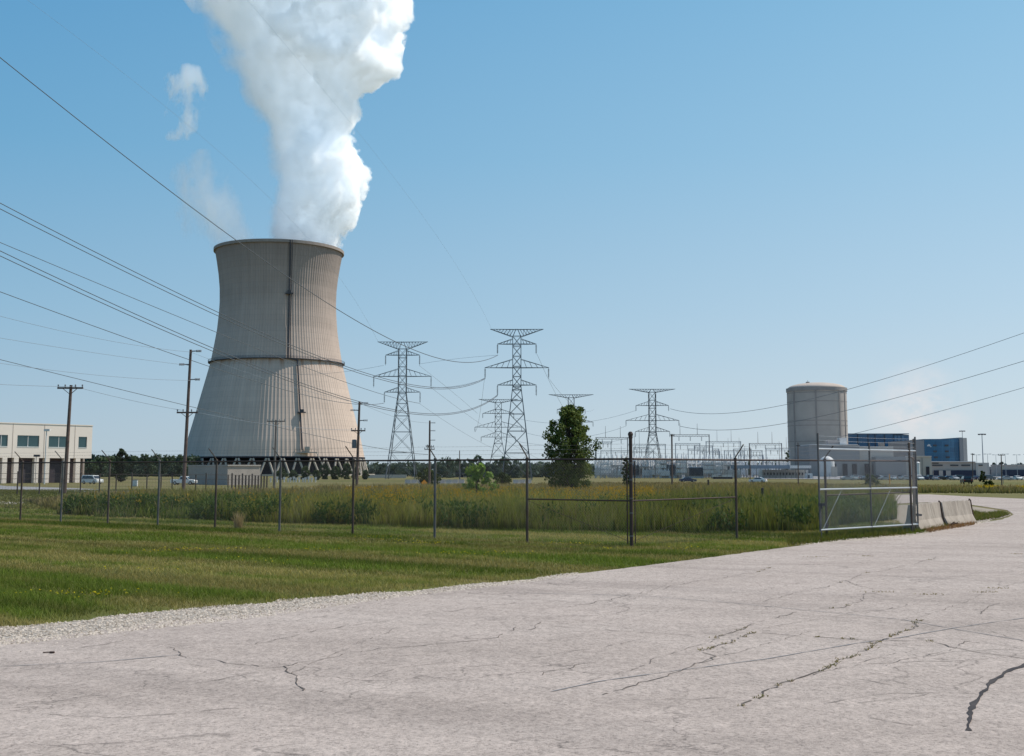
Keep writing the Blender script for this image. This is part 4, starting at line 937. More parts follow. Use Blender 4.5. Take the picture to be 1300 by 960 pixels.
wins = [(-22,-6),(-6+0,8.2),(20.3,48.2),(60.3,86.5),(98.3,109)]
wins = [(-30,-19),(-8,8.2),(20.3,48.2),(60.3,86.5),(98.3,109)]
zwa = zat(60, 567.6, 308); zwb = zat(60, 553, 308)
cols = [0.0]
for a, b2 in wins: cols += [par_at(a), par_at(b2)]
cols.append(Ln)
wbox(mb, 0, Ln, zwb, ztp, 0, -14); wbox(mb, 0, Ln, z1f, zwa, 0, -14)
for i in range(0, len(cols), 2): wbox(mb, cols[i], cols[i+1], zwa, zwb, 0, -14)
piers = [(-40,-30),(-22,-14),(2.5,8.7),(17.3,23.2),(43.5,48.8),(56.5,62.5),(81,88.3),(95.8,101.5)]
for a, b2 in piers: wbox(mb, par_at(a), par_at(b2), zg, z1f, 0, -1.2)
mb.build('wall', M['beige'], t)
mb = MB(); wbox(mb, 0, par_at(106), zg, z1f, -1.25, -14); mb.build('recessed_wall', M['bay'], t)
mb = MB(); wbox(mb, par_at(105.2), par_at(107.0), zg, z1f, 0, -.8); mb.build('corner_column', M['beigej'], t)
for a, b2 in wins:
    s0, s1_ = par_at(a), par_at(b2); mb = MB(); wbox(mb, s0+.02, s1_-.02, zwa+.02, zwb-.02, -.25, -.4); wn_ = mb.build('window', M['teal'], t)
    fm = MB()
    nm = 2 if b2-a > 13 else 1
    for q in range(1, nm): wbox(fm, s0+(s1_-s0)*q/nm-.08, s0+(s1_-s0)*q/nm+.08, zwa+.02, zwb-.02, -.16, -.24)
    wbox(fm, s0+.02, s1_-.02, zwa-.12, zwa+.12, .06, -.2); fm.build('frame', M['white'], wn_)
for px_ in (14.3, 54.5, 93.4): mb = MB(); s_ = par_at(px_); wbox(mb, s_-.07, s_+.07, z1f, ztp, .03, .002); mb.build('panel_joint', M['beigej'], t)
mb = MB(); wbox(mb, -.1, Ln+.1, ztp, ztp+.25, .12, -14.1); mb.build('parapet', M['beige'], t)
for a, b2 in ((24, 43), (63.5, 81)):
    mb = MB(); s0, s1_ = par_at(a), par_at(b2); wbox(mb, s0+.3, s1_-.3, zg, z1f-.9, -1.1, -1.22)
    mb.build('rolling_door', M['dkw2'], t)
for px_, py, lab in ((57.5, 547, 'white security light mast standing before the beige building'), (45.8, 579.5, 'short dark-headed lamp post at the foot of the beige building')):
    Y = 285; b0 = at(px_-.5, 597, Y); t = empty('lamp_mast', (b0.x, Y, tz(Y)), lab, 'lamp post'); zt_ = zat(px_, py, Y); mb = MB(); mb.bar((b0.x, Y, tz(Y)), (b0.x, Y, zt_), .17 if py < 560 else .09, 10, r2=.12 if py < 560 else .08); mb.build('pole', M['white' if py < 560 else 'lowt'], t)
    mb = MB(); mb.box(b0.x-.55, b0.x+.85, Y-.3, Y+.3, zt_-.1, zt_+.42); mb.build('lamp_head', M['white' if py < 560 else 'tdark'], t)

# tan block shed near the tower foot
t = empty('block_shed', (0,0,0), 'plain concrete block shed with one sunlit wall at the foot of the cooling tower', 'shed')
c1 = Vector(gnd(289, 613)); YS = 268
c1 = Vector((at(289, 597, YS).x, YS, tz(YS))); c0 = Vector((at(239, 597, YS+22).x, YS+22, c1.z)); c2 = Vector((at(330.5, 597, YS+7).x, YS+7, c1.z)); t.location = c1
zt_ = zat(289, 591.8, YS); M['block'] = pm('block_wall', (.40,.35,.31), (.34,.30,.27), .5, .9)
for nm, a, b2 in (('shaded_wall', c0, c1), ('sunlit_wall', c1, c2)):
    mb = MB(); mb.add([a, b2, Vector((b2.x, b2.y, zt_)), Vector((a.x, a.y, zt_))], [(0,1,2,3)]); o_ = mb.build(nm, M['block'], t)
c3 = c0+(c2-c1); mb = MB(); mb.add([c0, c3, c2, Vector((c0.x,c0.y,zt_)), Vector((c3.x,c3.y,zt_)), Vector((c2.x,c2.y,zt_))], [(0,1,4,3),(1,2,5,4)]); mb.build('rear_wall', M['block'], t)
mb = MB(); P = [c0, c1, c2, c3]; cen = sum(P, Vector())/4; P = [cen+(p-cen)*1.02 for p in P]; mb.add([Vector((p.x,p.y,zt_)) for p in P]+[Vector((p.x,p.y,zt_+.3)) for p in P], [(0,1,5,4),(1,2,6,5),(2,3,7,6),(3,0,4,7),(4,5,6,7),(3,2,1,0)]); mb.build('roof', M['lowt'], t)

# ------------------------------------------------------------------ substation
M['steel'] = pm('switchyard_steel', (.46,.45,.45), (.36,.355,.36), .6, .6, .2); M['steeld'] = pm('switchyard_steel_brown', (.23,.205,.20), (.17,.155,.155), .6, .7, .1)
M['porc'] = pm('pale_porcelain', (.82,.79,.77), (.68,.66,.66), 1.2, .5); M['equip'] = pm('equipment_grey', (.56,.56,.56), (.45,.45,.47), .7, .7); M['equipd'] = pm('equipment_dark', (.09,.10,.14), (.06,.065,.09), .7, .7)
portals = [(757,797,555.5,620,(769,788),1),(756,776,561,650,(),0),(797,845,564,650,(806,),0),(805,824,568,600,(),0),(853,901,552,600,(864,886),1),(858,889,563,640,(),0),(882,905,566,615,(),0),
 (897,941,560.5,640,(911,929),0),(905,913,570,600,(),0),(874,897,570,670,(),0),(889,914,573,690,(),0),(920,945,572,690,(),0),(952,993,563,620,(963,981),1),(954,968,572,660,(),0),(973,1003,569.5,650,(999,),0),(932,954,570,640,(939,),0),(800,830,573,700,(),0),(763,800,572,700,(),0),(938,969,578,640,(),0)]
adj = ['leftmost tall', 'small', 'wide low', 'short dark', 'tallest and widest', 'thin', 'square', 'tall pale', 'narrow', 'faint', 'faint low', 'faint short', 'tall brown', 'small brown', 'pale', 'slim', 'distant', 'distant left', 'low']
for i, (x0, x1, yt, Y, rods, dk) in enumerate(portals):
    xa, xb = at(x0, 597, Y).x, at(x1, 597, Y).x; zt_ = zat(x0, yt, Y); zg = tz(Y); mt = M['steeld' if dk else 'steel']
    t = empty('switchyard_gantry', (xa, Y, zg), f'{adj[i]} steel gantry of the switchyard spanning busbar insulators' if i != 4 else 'tallest steel gantry of the switchyard with two lightning rods', 'gantry', 'steel gantries in the switchyard')
    for x in (xa, xb):
        mb = MB(); mb.bar((x, Y, zg), (x, Y, zt_), .34, 4, r2=.26); mb.build('column', mt, t)
    mb = MB(); mb.bar((xa-.3, Y, zt_), (xb+.3, Y, zt_), .16); mb.bar((xa-.3, Y, zt_-.9), (xb+.3, Y, zt_-.9), .12); n = max(3, int((xb-xa)/1.4))
    for q in range(n): u0 = xa+(xb-xa)*q/n; u1 = xa+(xb-xa)*(q+1)/n; mb.bar((u0, Y, zt_-.9), ((u0+u1)/2, Y, zt_), .07); mb.bar(((u0+u1)/2, Y, zt_), (u1, Y, zt_-.9), .07)
    mb.build('beam', mt, t)
    for x in rods:
        xr = at(x, 597, Y).x; mb = MB(); mb.bar((xr, Y, zt_), (xr, Y, zt_+14.5*Y/1500), .14, 5, r2=.07); mb.build('lightning_rod', mt, t)
    for q in (.2, .5, .8):
        x = xa+(xb-xa)*q; mb = MB()
        for s in range(5): mb.bar((x, Y, zt_-1.1-s*.42), (x, Y, zt_-1.35-s*.42), .26, 8)
        mb.build('hanging_insulator', M['ins'], t)
for x, yt, Y in [(772,575,600),(812,546,700),(838,569,640),(895,566,640),(925,556,690),(946,566,660),(990,560,680),(789,566,560),(868,574,560),(916,566,600)]:
    p = at(x, 597, Y); t = empty('lightning_mast', (p.x, Y, tz(Y)), 'slender free standing lightning mast in the switchyard', 'mast', 'slender masts in the switchyard'); mb = MB(); mb.bar((p.x, Y, tz(Y)), (p.x, Y, zat(x, yt, Y)), .26, 6, r2=.07); mb.build('shaft', M['steel'], t); mb = MB(); mb.bar((p.x, Y, tz(Y)), (p.x, Y, tz(Y)+.5), .5, 8); mb.build('footing', M['equip'], t)
# equipment prototypes (built at the origin, then copied)
def proto(name, lab, cat, grp):
    return empty(name, (0,0,0), lab, cat, grp)
def mk_post():
    t = proto('insulator_stand', 'grey steel stand carrying stacked pale insulators in the switchyard', 'insulator stand', 'insulator stands in the switchyard')
    mb = MB(); 
    for x in (-1.6, 1.6): mb.bar((x, 0, 0), (x, 0, 3.4), .2)
    mb.box(-2.1, 2.1, -.3, .3, 3.4, 3.75); mb.build('frame', M['steel'], t)
    for x in (-1.8, 0, 1.8):
        mb = MB(); pr = [(.14, 3.75)]
        for s in range(7): pr += [(.34, 3.9+s*.42), (.18, 4.1+s*.42)]
        pr.append((.1, 6.95)); mb.lathe((x, 0, 0), pr, 8); mb.build('insulator', M['porc'], t)
    return t
def mk_breaker():
    t = proto('circuit_breaker', 'grey outdoor circuit breaker with three slanted bushings', 'circuit breaker', 'circuit breakers in the switchyard')
    mb = MB(); mb.box(-2, 2, -.8, .8, .9, 2.9)
    for x in (-1.7, 1.7): mb.box(x-.2, x+.2, -.6, .6, 0, .9)
    mb.build('tank', M['equip'], t)
    for x in (-1.4, 0, 1.4):
        mb = MB(); mb.bar((x, 0, 2.9), (x*1.45, .2, 6.1), .34, 8, r2=.18); mb.bar((x*1.45, .2, 6.1), (x*1.5, .2, 6.6), .1); mb.build('bushing', M['porc'], t)
    return t
def mk_trans():
    t = proto('power_transformer', 'bulky grey oil filled transformer with cooling radiators', 'transformer', 'transformers in the switchyard')
    mb = MB(); mb.box(-3, 3, -1.6, 1.6, .5, 4.3); mb.box(-3.2, 3.2, -1.8, 1.8, 0, .5); mb.build('tank', M['equip'], t)
    mb = MB()
    for i in range(12): mb.box(-2.8+i*.48, -2.6+i*.48, -2.5, -1.62, 1, 4)
    mb.build('radiator', M['equipd'], t); mb = MB(); mb.bar((-2.6, 0, 5.3), (2.2, 0, 5.3), .55, 10); mb.build('conservator', M['equip'], t)
    for x in (-1.8, 0, 1.8): mb = MB(); mb.bar((x, .6, 4.3), (x*1.2, .9, 7), .32, 8, r2=.14); mb.build('bushing', M['porc'], t)
    return t
def mk_cap():
    t = proto('capacitor_rack', 'pale rack of stacked capacitor cans in the switchyard', 'capacitor rack', 'capacitor racks in the switchyard')
    mb = MB()
    for x in (-2.2, 2.2):
        for y in (-.7, .7): mb.bar((x, y, 0), (x, y, 5.6), .12)
    for z_ in (1.6, 3, 4.4): mb.box(-2.3, 2.3, -.8, .8, z_-.12, z_)
    mb.build('frame', M['steel'], t)
    for z_ in (1.6, 3, 4.4):
        mb = MB()
        for i in range(7): mb.box(-2.1+i*.62, -1.72+i*.62, -.6, .6, z_, z_+.95)
        mb.build('can_row', M['porc'], t)
    return t
makers = [mk_post, mk_post, mk_breaker, mk_cap, mk_trans]; protos = {}
rr_ = random.Random(5); k_ = 0
for row, (Y, dx) in enumerate(((500, 5.4), (535, 6.1), (570, 6.8), (610, 7.5))):
    x = 760+rr_.uniform(0, 4)
    while x < (935 if Y < 540 else 1000):
        mk = rr_.choices(makers, (5, 3, 3, 2, 1))[0]
        p = Vector((at(x, 597, Y).x, Y+rr_.uniform(-6, 6), 0)); p.z = tz(p.y)
        if mk not in protos: protos[mk] = mk(); o = protos[mk]
        else: o = copy_tree(protos[mk])
        o.location = p; o.scale = (1, 1, rr_.uniform(.9, 1.25)*(1.2)); k_ += 1
        x += dx*rr_.uniform(.65, 1.1)*1.05
# switchyard fence line and white rail in front
t = empty('switchyard_fence', (at(860,597,430).x, 430, tz(430)), 'dark mesh fence running along the front of the switchyard', 'fence')
mb = MB(); xa, xb = at(700,597,470).x, at(1160,597,430).x
for i in range(70): f = i/69; x = xa+(xb-xa)*f; y = 470+(430-470)*f; mb.bar((x, y, tz(y)), (x, y, tz(y)+2.3), .07)
mb.build('post', M['steeld'], t, kind='stuff'); mb = MB()
for z_ in (1.2, 2.3): mb.bar((xa, 470, tz(470)+z_), (xb, 430, tz(430)+z_), .035)
mb.build('rail', M['steeld'], t)
#NEXT
# ------------------------------------------------------------------ near chain link fence
M['fpost'] = pm('rusty_galvanised_post', (.13,.105,.09), (.075,.045,.032), 2.2, .7, .1, detail=6)
M['fgalv'] = pm('galvanised_post', (.18,.17,.165), (.10,.092,.088), 3, .6, .15)
M['frail'] = pm('rusty_rail', (.09,.058,.048), (.05,.034,.03), 1.6, .7, .05)
M['mesh'] = pm('chain_link_wire', (.20,.19,.185), (.11,.095,.085), .8, .6, .25)
M['gnew'] = pm('bright_galvanised_tube', (.55,.565,.58), (.45,.465,.48), 2.5, .35, .55)
M['gmesh'] = pm('bright_chain_link', (.55,.56,.57), (.45,.46,.47), 1, .4, .5)
def fabric(mb, a, b, zb, zt, s=.075, r=.00165):
    a = Vector((a[0], a[1], 0)); b = Vector((b[0], b[1], 0)); Ln_ = (b-a).length; d = (b-a)/Ln_; H = zt-zb
    for sg in (-1, 1):
        c = -H+s*.5
        while c < Ln_+H:
            # line u = c + sg*v ; v in [0,H], clip u to [0,L]
            v0, v1 = 0.0, H
            if sg > 0: v0 = max(v0, -c); v1 = min(v1, Ln_-c)
            else: v0 = max(v0, c-Ln_); v1 = min(v1, c)
            if v1-v0 > .02:
                P = a+d*(c+sg*v0); Q = a+d*(c+sg*v1); mb.bar((P.x, P.y, zb+v0), (Q.x, Q.y, zb+v1), r, 3, cap=False)
            c += s
def barbed(mb, a, b, r=.0022, sag=.015):
    a = Vector(a); b = Vector(b); n = 6; P = []
    for i in range(n+1): f = i/n; p = a.lerp(b, f); p.z -= sag*4*f*(1-f); P.append(p)
    mb.tube(P, r, 3); L_ = (b-a).length; k = int(L_/.13)
    for i in range(k): f = (i+.5)/k; p = a.lerp(b, f); p.z -= sag*4*f*(1-f); mb.bar(p+Vector((0,0,-.014)), p+Vector((.006,0,.014)), r*.8, 3, cap=False)
H = 2.12
def onl(px_): kx = (px_-650)/1500; Y = 30.97/(1+.72*kx); return Vector((kx*Y, Y, 0))
pl = [onl(q) for q in (-70, -14, 32, 83, 142, 205, 277, 358, 450, 553, 669)]; corner = onl(800)
pr2 = [Vector((6.0, 31.9, 0)), Vector((8.8, 33.4, 0)), Vector((11.75, 35.1, 0))]
def run(t, P, outv, arms=True, firstarm=True):
    fb = MB(); rl_ = MB(); bw_ = [MB() for _ in range(3)]
    for a, b2 in zip(P[:-1], P[1:]):
        fabric(fb, a, b2, .04, H-.03); rl_.bar((a.x, a.y, H), (b2.x, b2.y, H), .026, 8)
        for j in range(3):
            f = (j+1)/3*.94; o = outv*(.33*f)+Vector((0, 0, H+.05+.33*f)); barbed(bw_[j], a+o, b2+o)
    fb.build('chain_link_fabric', M['mesh'], t); rl_.build('top_rail', M['frail'], t)
    for m_ in bw_: m_.build('barbed_wire', M['mesh'], t)
def post(t, p, outv, r=.034, mt=None, arm=True, top=H):
    mb = MB(); mb.lathe((p.x, p.y, -.05), [(r, 0), (r, top+.05), (r*1.25, top+.055), (r*1.25, top+.10), (0, top+.13)], 12, capt=False)
    po = mb.build('post', mt, t, smooth=False)
    if arm: am = MB(); q = Vector((p.x, p.y, top+.07)); am.bar(q, q+outv*.34+Vector((0, 0, .34)), .017, 6); am.build('barb_arm', mt, po)
oL = Vector((-.584, -.811, 0)); oR = Vector((.50, -.866, 0))
t = empty('chain_link_fence', corner, 'long rusty chain link fence with slanted barbed wire arms edging the lawn', 'fence')
run(t, pl+[corner], oL)
for i, p in enumerate(pl): post(t, p, oL, mt=M['fgalv'] if i % 2 else M['fpost'])
br = MB(); br.bar((pl[-1].x, pl[-1].y, 1.11), (corner.x, corner.y, 1.11), .02, 8); br.build('brace_rail', M['frail'], t)
br = MB(); br.bar((pl[-1].x, pl[-1].y, 1.08), (corner.x, corner.y, .12), .006, 4); br.build('truss_rod', M['frail'], t)
post(t, corner, oL, .043, M['frail'], False, 2.62)
mb = MB(); q = corner; mb.lathe((q.x, q.y, 2.66), [(.03,0),(.06,.03),(.065,.07),(.04,.12),(0,.13)], 12, capt=False); 
mb.build('post_cap', M['frail'], t)
for z_ in (.25, .8, 1.15, 1.6, 2.0): mb = MB(); mb.lathe((q.x, q.y, z_), [(.050, 0), (.050, .04)], 12, capt=False); mb.build('clamp_band', M['fgalv'], t)
mb = MB()
for s, d_ in ((-1, (pl[-1]-corner).normalized()), ): p = corner+d_*.11; mb.bar((p.x, p.y, .08), (p.x, p.y, H-.05), .016, 6)
mb.build('tension_bar', M['frail'], t)
t = empty('rear_chain_link_fence', pr2[0], 'shorter chain link fence run going back from the corner post towards the barriers', 'fence')
run(t, [corner+Vector((.06, .04, 0))]+pr2, oR)
for i, p in enumerate(pr2): post(t, p, oR, mt=M['fpost'] if i != 1 else M['frail'], arm=i < 2, top=H if i < 2 else 2.6)
br = MB(); br.bar((corner.x, corner.y, 1.11), (pr2[0].x, pr2[0].y, 1.13), .02, 8); br.build('brace_rail', M['frail'], t)
br = MB(); br.bar((pr2[1].x, pr2[1].y, 1.15), (pr2[2].x, pr2[2].y, 1.2), .02, 8); br.build('brace_rail', M['frail'], t)
br = MB(); br.bar((pr2[0].x, pr2[0].y, 1.1), (corner.x, corner.y, .12), .006, 4); br.build('truss_rod', M['frail'], t)
d_ = (pr2[0]-corner).normalized(); p = corner+d_*.14; mb = MB(); mb.bar((p.x, p.y, .08), (p.x, p.y, H-.05), .014, 6); mb.build('tension_bar', M['frail'], t)
# narrow return seen edge-on
e1 = Vector((11.86, 35.25, 0)); e2 = Vector((12.42, 36.65, 0))
t = empty('fence_return', e2, 'narrow dense chain link return panel between gate hinge post and concrete barrier', 'fence panel')
fb = MB(); fabric(fb, e1, e2, .04, H+.1, s=.045, r=.0035); fb.build('chain_link_fabric', M['mesh'], t)
post(t, e2, oR, .035, M['fgalv'], False, 2.75)
for z_ in (2.3, 2.42, 2.54, 2.66, 2.74): mb = MB(); mb.bar((e1.x, e1.y, z_), (e2.x, e2.y, z_), .008, 4); mb.build('barbed_wire', M['frail'], t)
mb = MB(); mb.bar((e1.x, e1.y, H+.1), (e2.x, e2.y, H+.1), .02, 8); mb.build('top_rail', M['frail'], t)
# the open gate leaf
g0 = Vector((8.23, 31.9, 0)); g1 = Vector((12.02, 35.35, 0)); gm = g0.lerp(g1, .5)
t = empty('chain_link_gate', g1, 'bright galvanised chain link gate leaf standing open beside the road', 'gate')
for nm, z_ in (('top_rail', 2.42), ('middle_rail', 1.335), ('bottom_rail', .26)):
    mb = MB(); mb.bar((g0.x, g0.y, z_), (g1.x, g1.y, z_), .025, 10); mb.build(nm, M['gnew'], t)
for p in (g0, gm, g1): mb = MB(); mb.bar((p.x, p.y, .22), (p.x, p.y, 2.84 if p != gm else 2.62), .026, 10); mb.build('upright', M['fgalv'], t)
fb = MB(); fabric(fb, g0, g1, .28, 2.40, s=.075, r=.0018); fb.build('chain_link_fabric', M['gmesh'], t)
for a, b2 in ((g0, gm), (gm, g1)):
    mb = MB(); q = a.lerp(b2, .06); p = a.lerp(b2, .42); mb.bar((q.x, q.y, .3), (p.x, p.y, 1.30), .007, 5); mb.build('truss_rod', M['gnew'], t)
for j in range(3): mb = MB(); z_ = 2.53+.12*j; barbed(mb, (g0.x, g0.y, z_), (g1.x, g1.y, z_), .0028); mb.build('barbed_wire', M['gmesh'], t)
mb = MB(); mb.bar((g0.x+.04, g0.y+.03, 0), (g0.x+.04, g0.y+.03, .95), .014, 8); mb.build('drop_rod', M['fgalv'], t)
mb = MB(); mb.box(g0.x-.03, g0.x+.14, g0.y-.05, g0.y+.03, .90, .97); mb.bar((g0.x+.05, g0.y-.04, .82), (g0.x+.05, g0.y-.04, .95), .02, 8); mb.build('latch', M['tdark'], t)
for z_ in (.5, 2.1): mb = MB(); mb.lathe((g1.x, g1.y, z_), [(.05,0),(.05,.07)], 10, capt=False); mb.box(g1.x, g1.x+.12, g1.y-.02, g1.y+.02, z_, z_+.06); mb.build('hinge', M['fgalv'], t)

# inner low fence across the left yard
t = empty('inner_wire_fence', (at(160,597,95).x, 95, tz(95)), 'low dark post and mesh fence crossing the yard before the vans', 'fence')
ips = [-60, -30, -4, 23, 51, 77, 103, 127, 148, 168, 187, 205, 219, 235, 249, 262, 275, 290]
P = []
for i, q in enumerate(ips): Y = 84+(q+60)/350*26; P.append(at(q, 597, Y)); P[-1].z = tz(Y)
for i in range(12): Y = 111.5+i*1.35; P.append(Vector((P[17].x+.02*i, Y, tz(Y))))
M['fdark'] = pm('dark_fence_post', (.07,.055,.05), (.045,.038,.036), 3, .8)
for i, p in enumerate(P): mb = MB(); hgt = 1.62+(.15 if i % 3 == 0 else 0); mb.bar((p.x, p.y, p.z), (p.x, p.y, p.z+hgt), .055 if i < 18 else .075, 6); mb.build('post', M['fdark'], t)
mb = MB(); fb = MB()
for a, b2 in zip(P[:-1], P[1:]):
    for z_ in (1.6, 1.2): mb.bar(a+Vector((0,0,z_)), b2+Vector((0,0,z_)), .022, 4)
    n = max(2, int((b2-a).length/.30))
    for q in range(n): c = a.lerp(b2, q/n); fb.bar(c+Vector((0,0,.05)), c+Vector((0,0,1.2)), .004, 3, cap=False)
    for z_ in (.3,.6,.9): fb.bar(a+Vector((0,0,z_)), b2+Vector((0,0,z_)), .004, 3, cap=False)
mb.build('rail', M['fdark'], t); fb.build('wire_mesh', M['fdark'], t)

# ------------------------------------------------------------------ concrete barriers
def jersey_mat():
    m, N, L, b = new_mat('weathered_barrier_concrete'); g = N.new('ShaderNodeTexCoord').outputs['Object']
    c = nramp(N, L, nnoise(N, L, g, 1.6, 6, .65), [(.3, (.33,.28,.235)), (.6, (.44,.38,.32)), (.75, (.50,.44,.375))])
    s = N.new('ShaderNodeSeparateXYZ'); L.new(g, s.inputs[0]); low = nmath(N, L, 'SUBTRACT', 1, nmath(N, L, 'MULTIPLY', s.outputs[2], 4.0), cl=True)
    c = nmix(N, L, nmath(N, L, 'MULTIPLY', low, .5), c, (.25,.20,.16)); st = nramp(N, L, nnoise(N, L, nmap(N, L, g, (3, 3, .3)), 1.6, 4), [(.42, .78), (.6, 1)])
    L.new(nmix(N, L, .7, c, st, 'MULTIPLY'), b.inputs['Base Color']); b.inputs['Roughness'].default_value = .93
    bp = N.new('ShaderNodeBump'); bp.inputs['Strength'].default_value = .5; bp.inputs['Distance'].default_value = .02; L.new(nnoise(N, L, g, 22, 4, .7), bp.inputs['Height']); L.new(bp.outputs[0], b.inputs['Normal']); return m
M['jersey'] = jersey_mat(); M['rebar'] = pm('rusty_loop', (.09,.05,.035), (.05,.035,.03), 5, .8, .2)
def jersey(a, b2, lab, hs=1.0, seed=0):
    a = Vector(a); b2 = Vector(b2); d = (b2-a); L_ = d.length; d.normalize(); n = Vector((d.y, -d.x, 0)); t = empty('concrete_barrier', (a+b2)/2, lab, 'concrete barrier', 'concrete barriers by the road')
    prof_ = [(-.30,0),(-.30,.07),(-.165,.32),(-.085,.80),(.085,.80),(.165,.32),(.30,.07),(.30,0)]; r = random.Random(seed); mb = MB(); ns = 26; P_ = len(prof_)
    V = []
    for i in range(ns+1):
        f = i/ns; e = min(f, 1-f)
        for j, (u, z_) in enumerate(prof_):
            q = a+d*(L_*f); ch = .02 if j in (3, 4) else .008
            if e < .03: u *= .93; z_ *= .98
            if seed == 1 and f > .90 and j in (5, 6) : u *= .72
            V.append(q+n*(u+r.uniform(-ch, ch)*.5)+Vector((0, 0, max(0, z_*hs+r.uniform(-ch, ch)*(j in (3, 4))))))
    mb.add(V, [(i*P_+j, i*P_+j+1, (i+1)*P_+j+1, (i+1)*P_+j) for i in range(ns) for j in range(P_-1)]+[tuple(range(P_)), tuple(ns*P_+j for j in range(P_))[::-1]])
    o = mb.build('barrier_body', M['jersey'], t)
    bm = bmesh.new(); bm.from_mesh(o.data); bmesh.ops.recalc_face_normals(bm, faces=bm.faces[:]); bm.to_mesh(o.data); bm.free()
    mb = MB(); q = b2+d*.03; mb.tube([q+n*.04+Vector((0,0,.74)), q+d*.05+n*.04+Vector((0,0,.84)), q+d*.13+n*.06+Vector((0,0,.80)), q+d*.16+n*.09+Vector((0,0,.5)), q+d*.14+n*.14+Vector((0,0,.25)), q+d*.1+n*.22+Vector((0,0,.05))], .022, 6); mb.build('lifting_loop', M['rebar'], t)
    return t
B0 = Vector((12.15, 36.35, 0)); B1 = Vector((14.02, 39.3, 0)); B2 = Vector((14.18, 39.55, 0)); B3 = Vector((16.05, 42.0, 0))
jersey(B0, B1, 'chipped concrete barrier nearest the gate with a rusty loop at its end', 1.0, 1)
jersey(B2, B3, 'smoother concrete barrier farther along the curve of the road', 1.0, 2)
mb = MB(); rr_ = random.Random(9)
for i in range(5): 
    p = Vector((14.45+rr_.uniform(-.25,.2), 39.1+rr_.uniform(-.1,.3), .03)); mb.bar(p, p+Vector((rr_.uniform(.2,.5), rr_.uniform(-.2,.3), rr_.uniform(0,.14))), .02, 5)
tag(mb.build('fallen_branches', M['rebar']), 'dead brown sticks lying at the joint of the two barriers', 'branches')
mb = MB(); c = G(62, 831); mb.bar((c[0]-.06, c[1], .020), (c[0]+.04, c[1]+.01, .024), .006, 5); mb.bar((c[0]+.01, c[1], .022), (c[0]+.06, c[1]-.015, .024), .010, 5)
tag(mb.build('twig', M['rebar']), 'small dark twig lying on the pavement at lower left', 'twig')

# ------------------------------------------------------------------ trees and bushes
def leaves(name, C, Rr, per, size, c_dark, c_light, parent, top, seed, zlo, haze=0.0):
    r = np.random.default_rng(seed); n = len(C)*per; cc = np.repeat(C, per, 0); rad = np.repeat(Rr, per)
    u = r.normal(size=(n, 3)); u /= np.linalg.norm(u, axis=1)[:, None]; P = cc+u*(rad*r.random(n)**.45)[:, None]*np.array([1, 1, .85])
    a = r.normal(size=(n, 3)); a /= np.linalg.norm(a, axis=1)[:, None]; b_ = np.cross(a, u+r.normal(size=(n, 3))*.6); b_ /= np.linalg.norm(b_, axis=1)[:, None]+1e-9
    s = size*r.uniform(.6, 1.3, n)[:, None]; V = np.stack([P-a*s, P+b_*s*.6, P+a*s, P-b_*s*.6], 1).reshape(-1, 3)
    i = np.arange(n)[:, None]*4; T = np.concatenate([i+[0,1,2], i+[0,2,3]], 1).reshape(-1, 3)
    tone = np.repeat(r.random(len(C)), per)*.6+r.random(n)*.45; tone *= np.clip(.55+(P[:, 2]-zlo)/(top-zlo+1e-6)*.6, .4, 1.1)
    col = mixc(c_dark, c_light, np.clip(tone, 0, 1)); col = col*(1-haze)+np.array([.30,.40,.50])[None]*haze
    o = wloc(parent) if parent is not None else Vector((0,0,0)); V = V-np.array(o)[None]
    return np_mesh(name, V, T, np.repeat(col, 4, 0), M['leaf'], parent=parent)
def tree(name, base, h, wd, lab, cat='tree', group=None, nc=40, per=60, leaf=.16, dark=(.012,.022,.008), light=(.075,.10,.025), seed=0, clear=.12, trunk=.12, haze=0.0, shape=None, crk=1.0):
    r = random.Random(seed*7+1); base = Vector(base); t = empty(name, base, lab, cat, group); C = []; Rr = []
    for i in range(nc):
        zf = clear+(1-clear)*((i+.5)/nc)**.9; pf = shape(zf) if shape else math.sin(math.pi*min(1, max(.02, (zf-clear*.5)/(1.06-clear*.5)))**.8)**.55
        a = i*2.39996+r.uniform(-.5, .5); q = wd*.5*pf*r.uniform(.15, 1.0)**.6; cr = wd*.5*r.uniform(.18, .40)*(1.15-.45*zf)*crk
        C.append((base.x+max(0, q-cr*.5)*math.cos(a), base.y+max(0, q-cr*.5)*math.sin(a), base.z+zf*h-cr*.4)); Rr.append(cr)
    mb = MB(); kpts = [base+Vector((0, 0, -.1))]
    for i in range(1, 6): kpts.append(base+Vector((r.uniform(-.03, .03)*wd, r.uniform(-.03, .03)*wd, h*.85*i/5)))
    mb.tube(kpts, [trunk*(1-.16*i) for i in range(6)], 8)
    for c in C[::2]:
        zz = max(.05*h, (c[2]-base.z)*.62); k = kpts[min(5, int(zz/(h*.85)*5))]; s_ = Vector((k.x, k.y, base.z+zz)); mb.tube([s_, s_.lerp(Vector(c), .5)+Vector((0, 0, -.03*h)), Vector(c)], [trunk*.38, trunk*.25, trunk*.1], 5)
    mb.build('trunk', M['bark'], t)
    leaves('crown', np.array(C), np.array(Rr), per, leaf, dark, light, t, base.z+h, seed+100, base.z, haze)
    return t
def px_tree(px_, ytop, wpx, Y, lab, **k):
    b0 = at(px_, 597, Y); b0.z = tz(Y); kk = (at(px_+10, 590, Y)-at(px_, 590, Y)).x/10; h = zat(px_, ytop, Y)-b0.z
    return tree(k.pop('name', 'tree'), b0, h, wpx*kk, lab, **k)
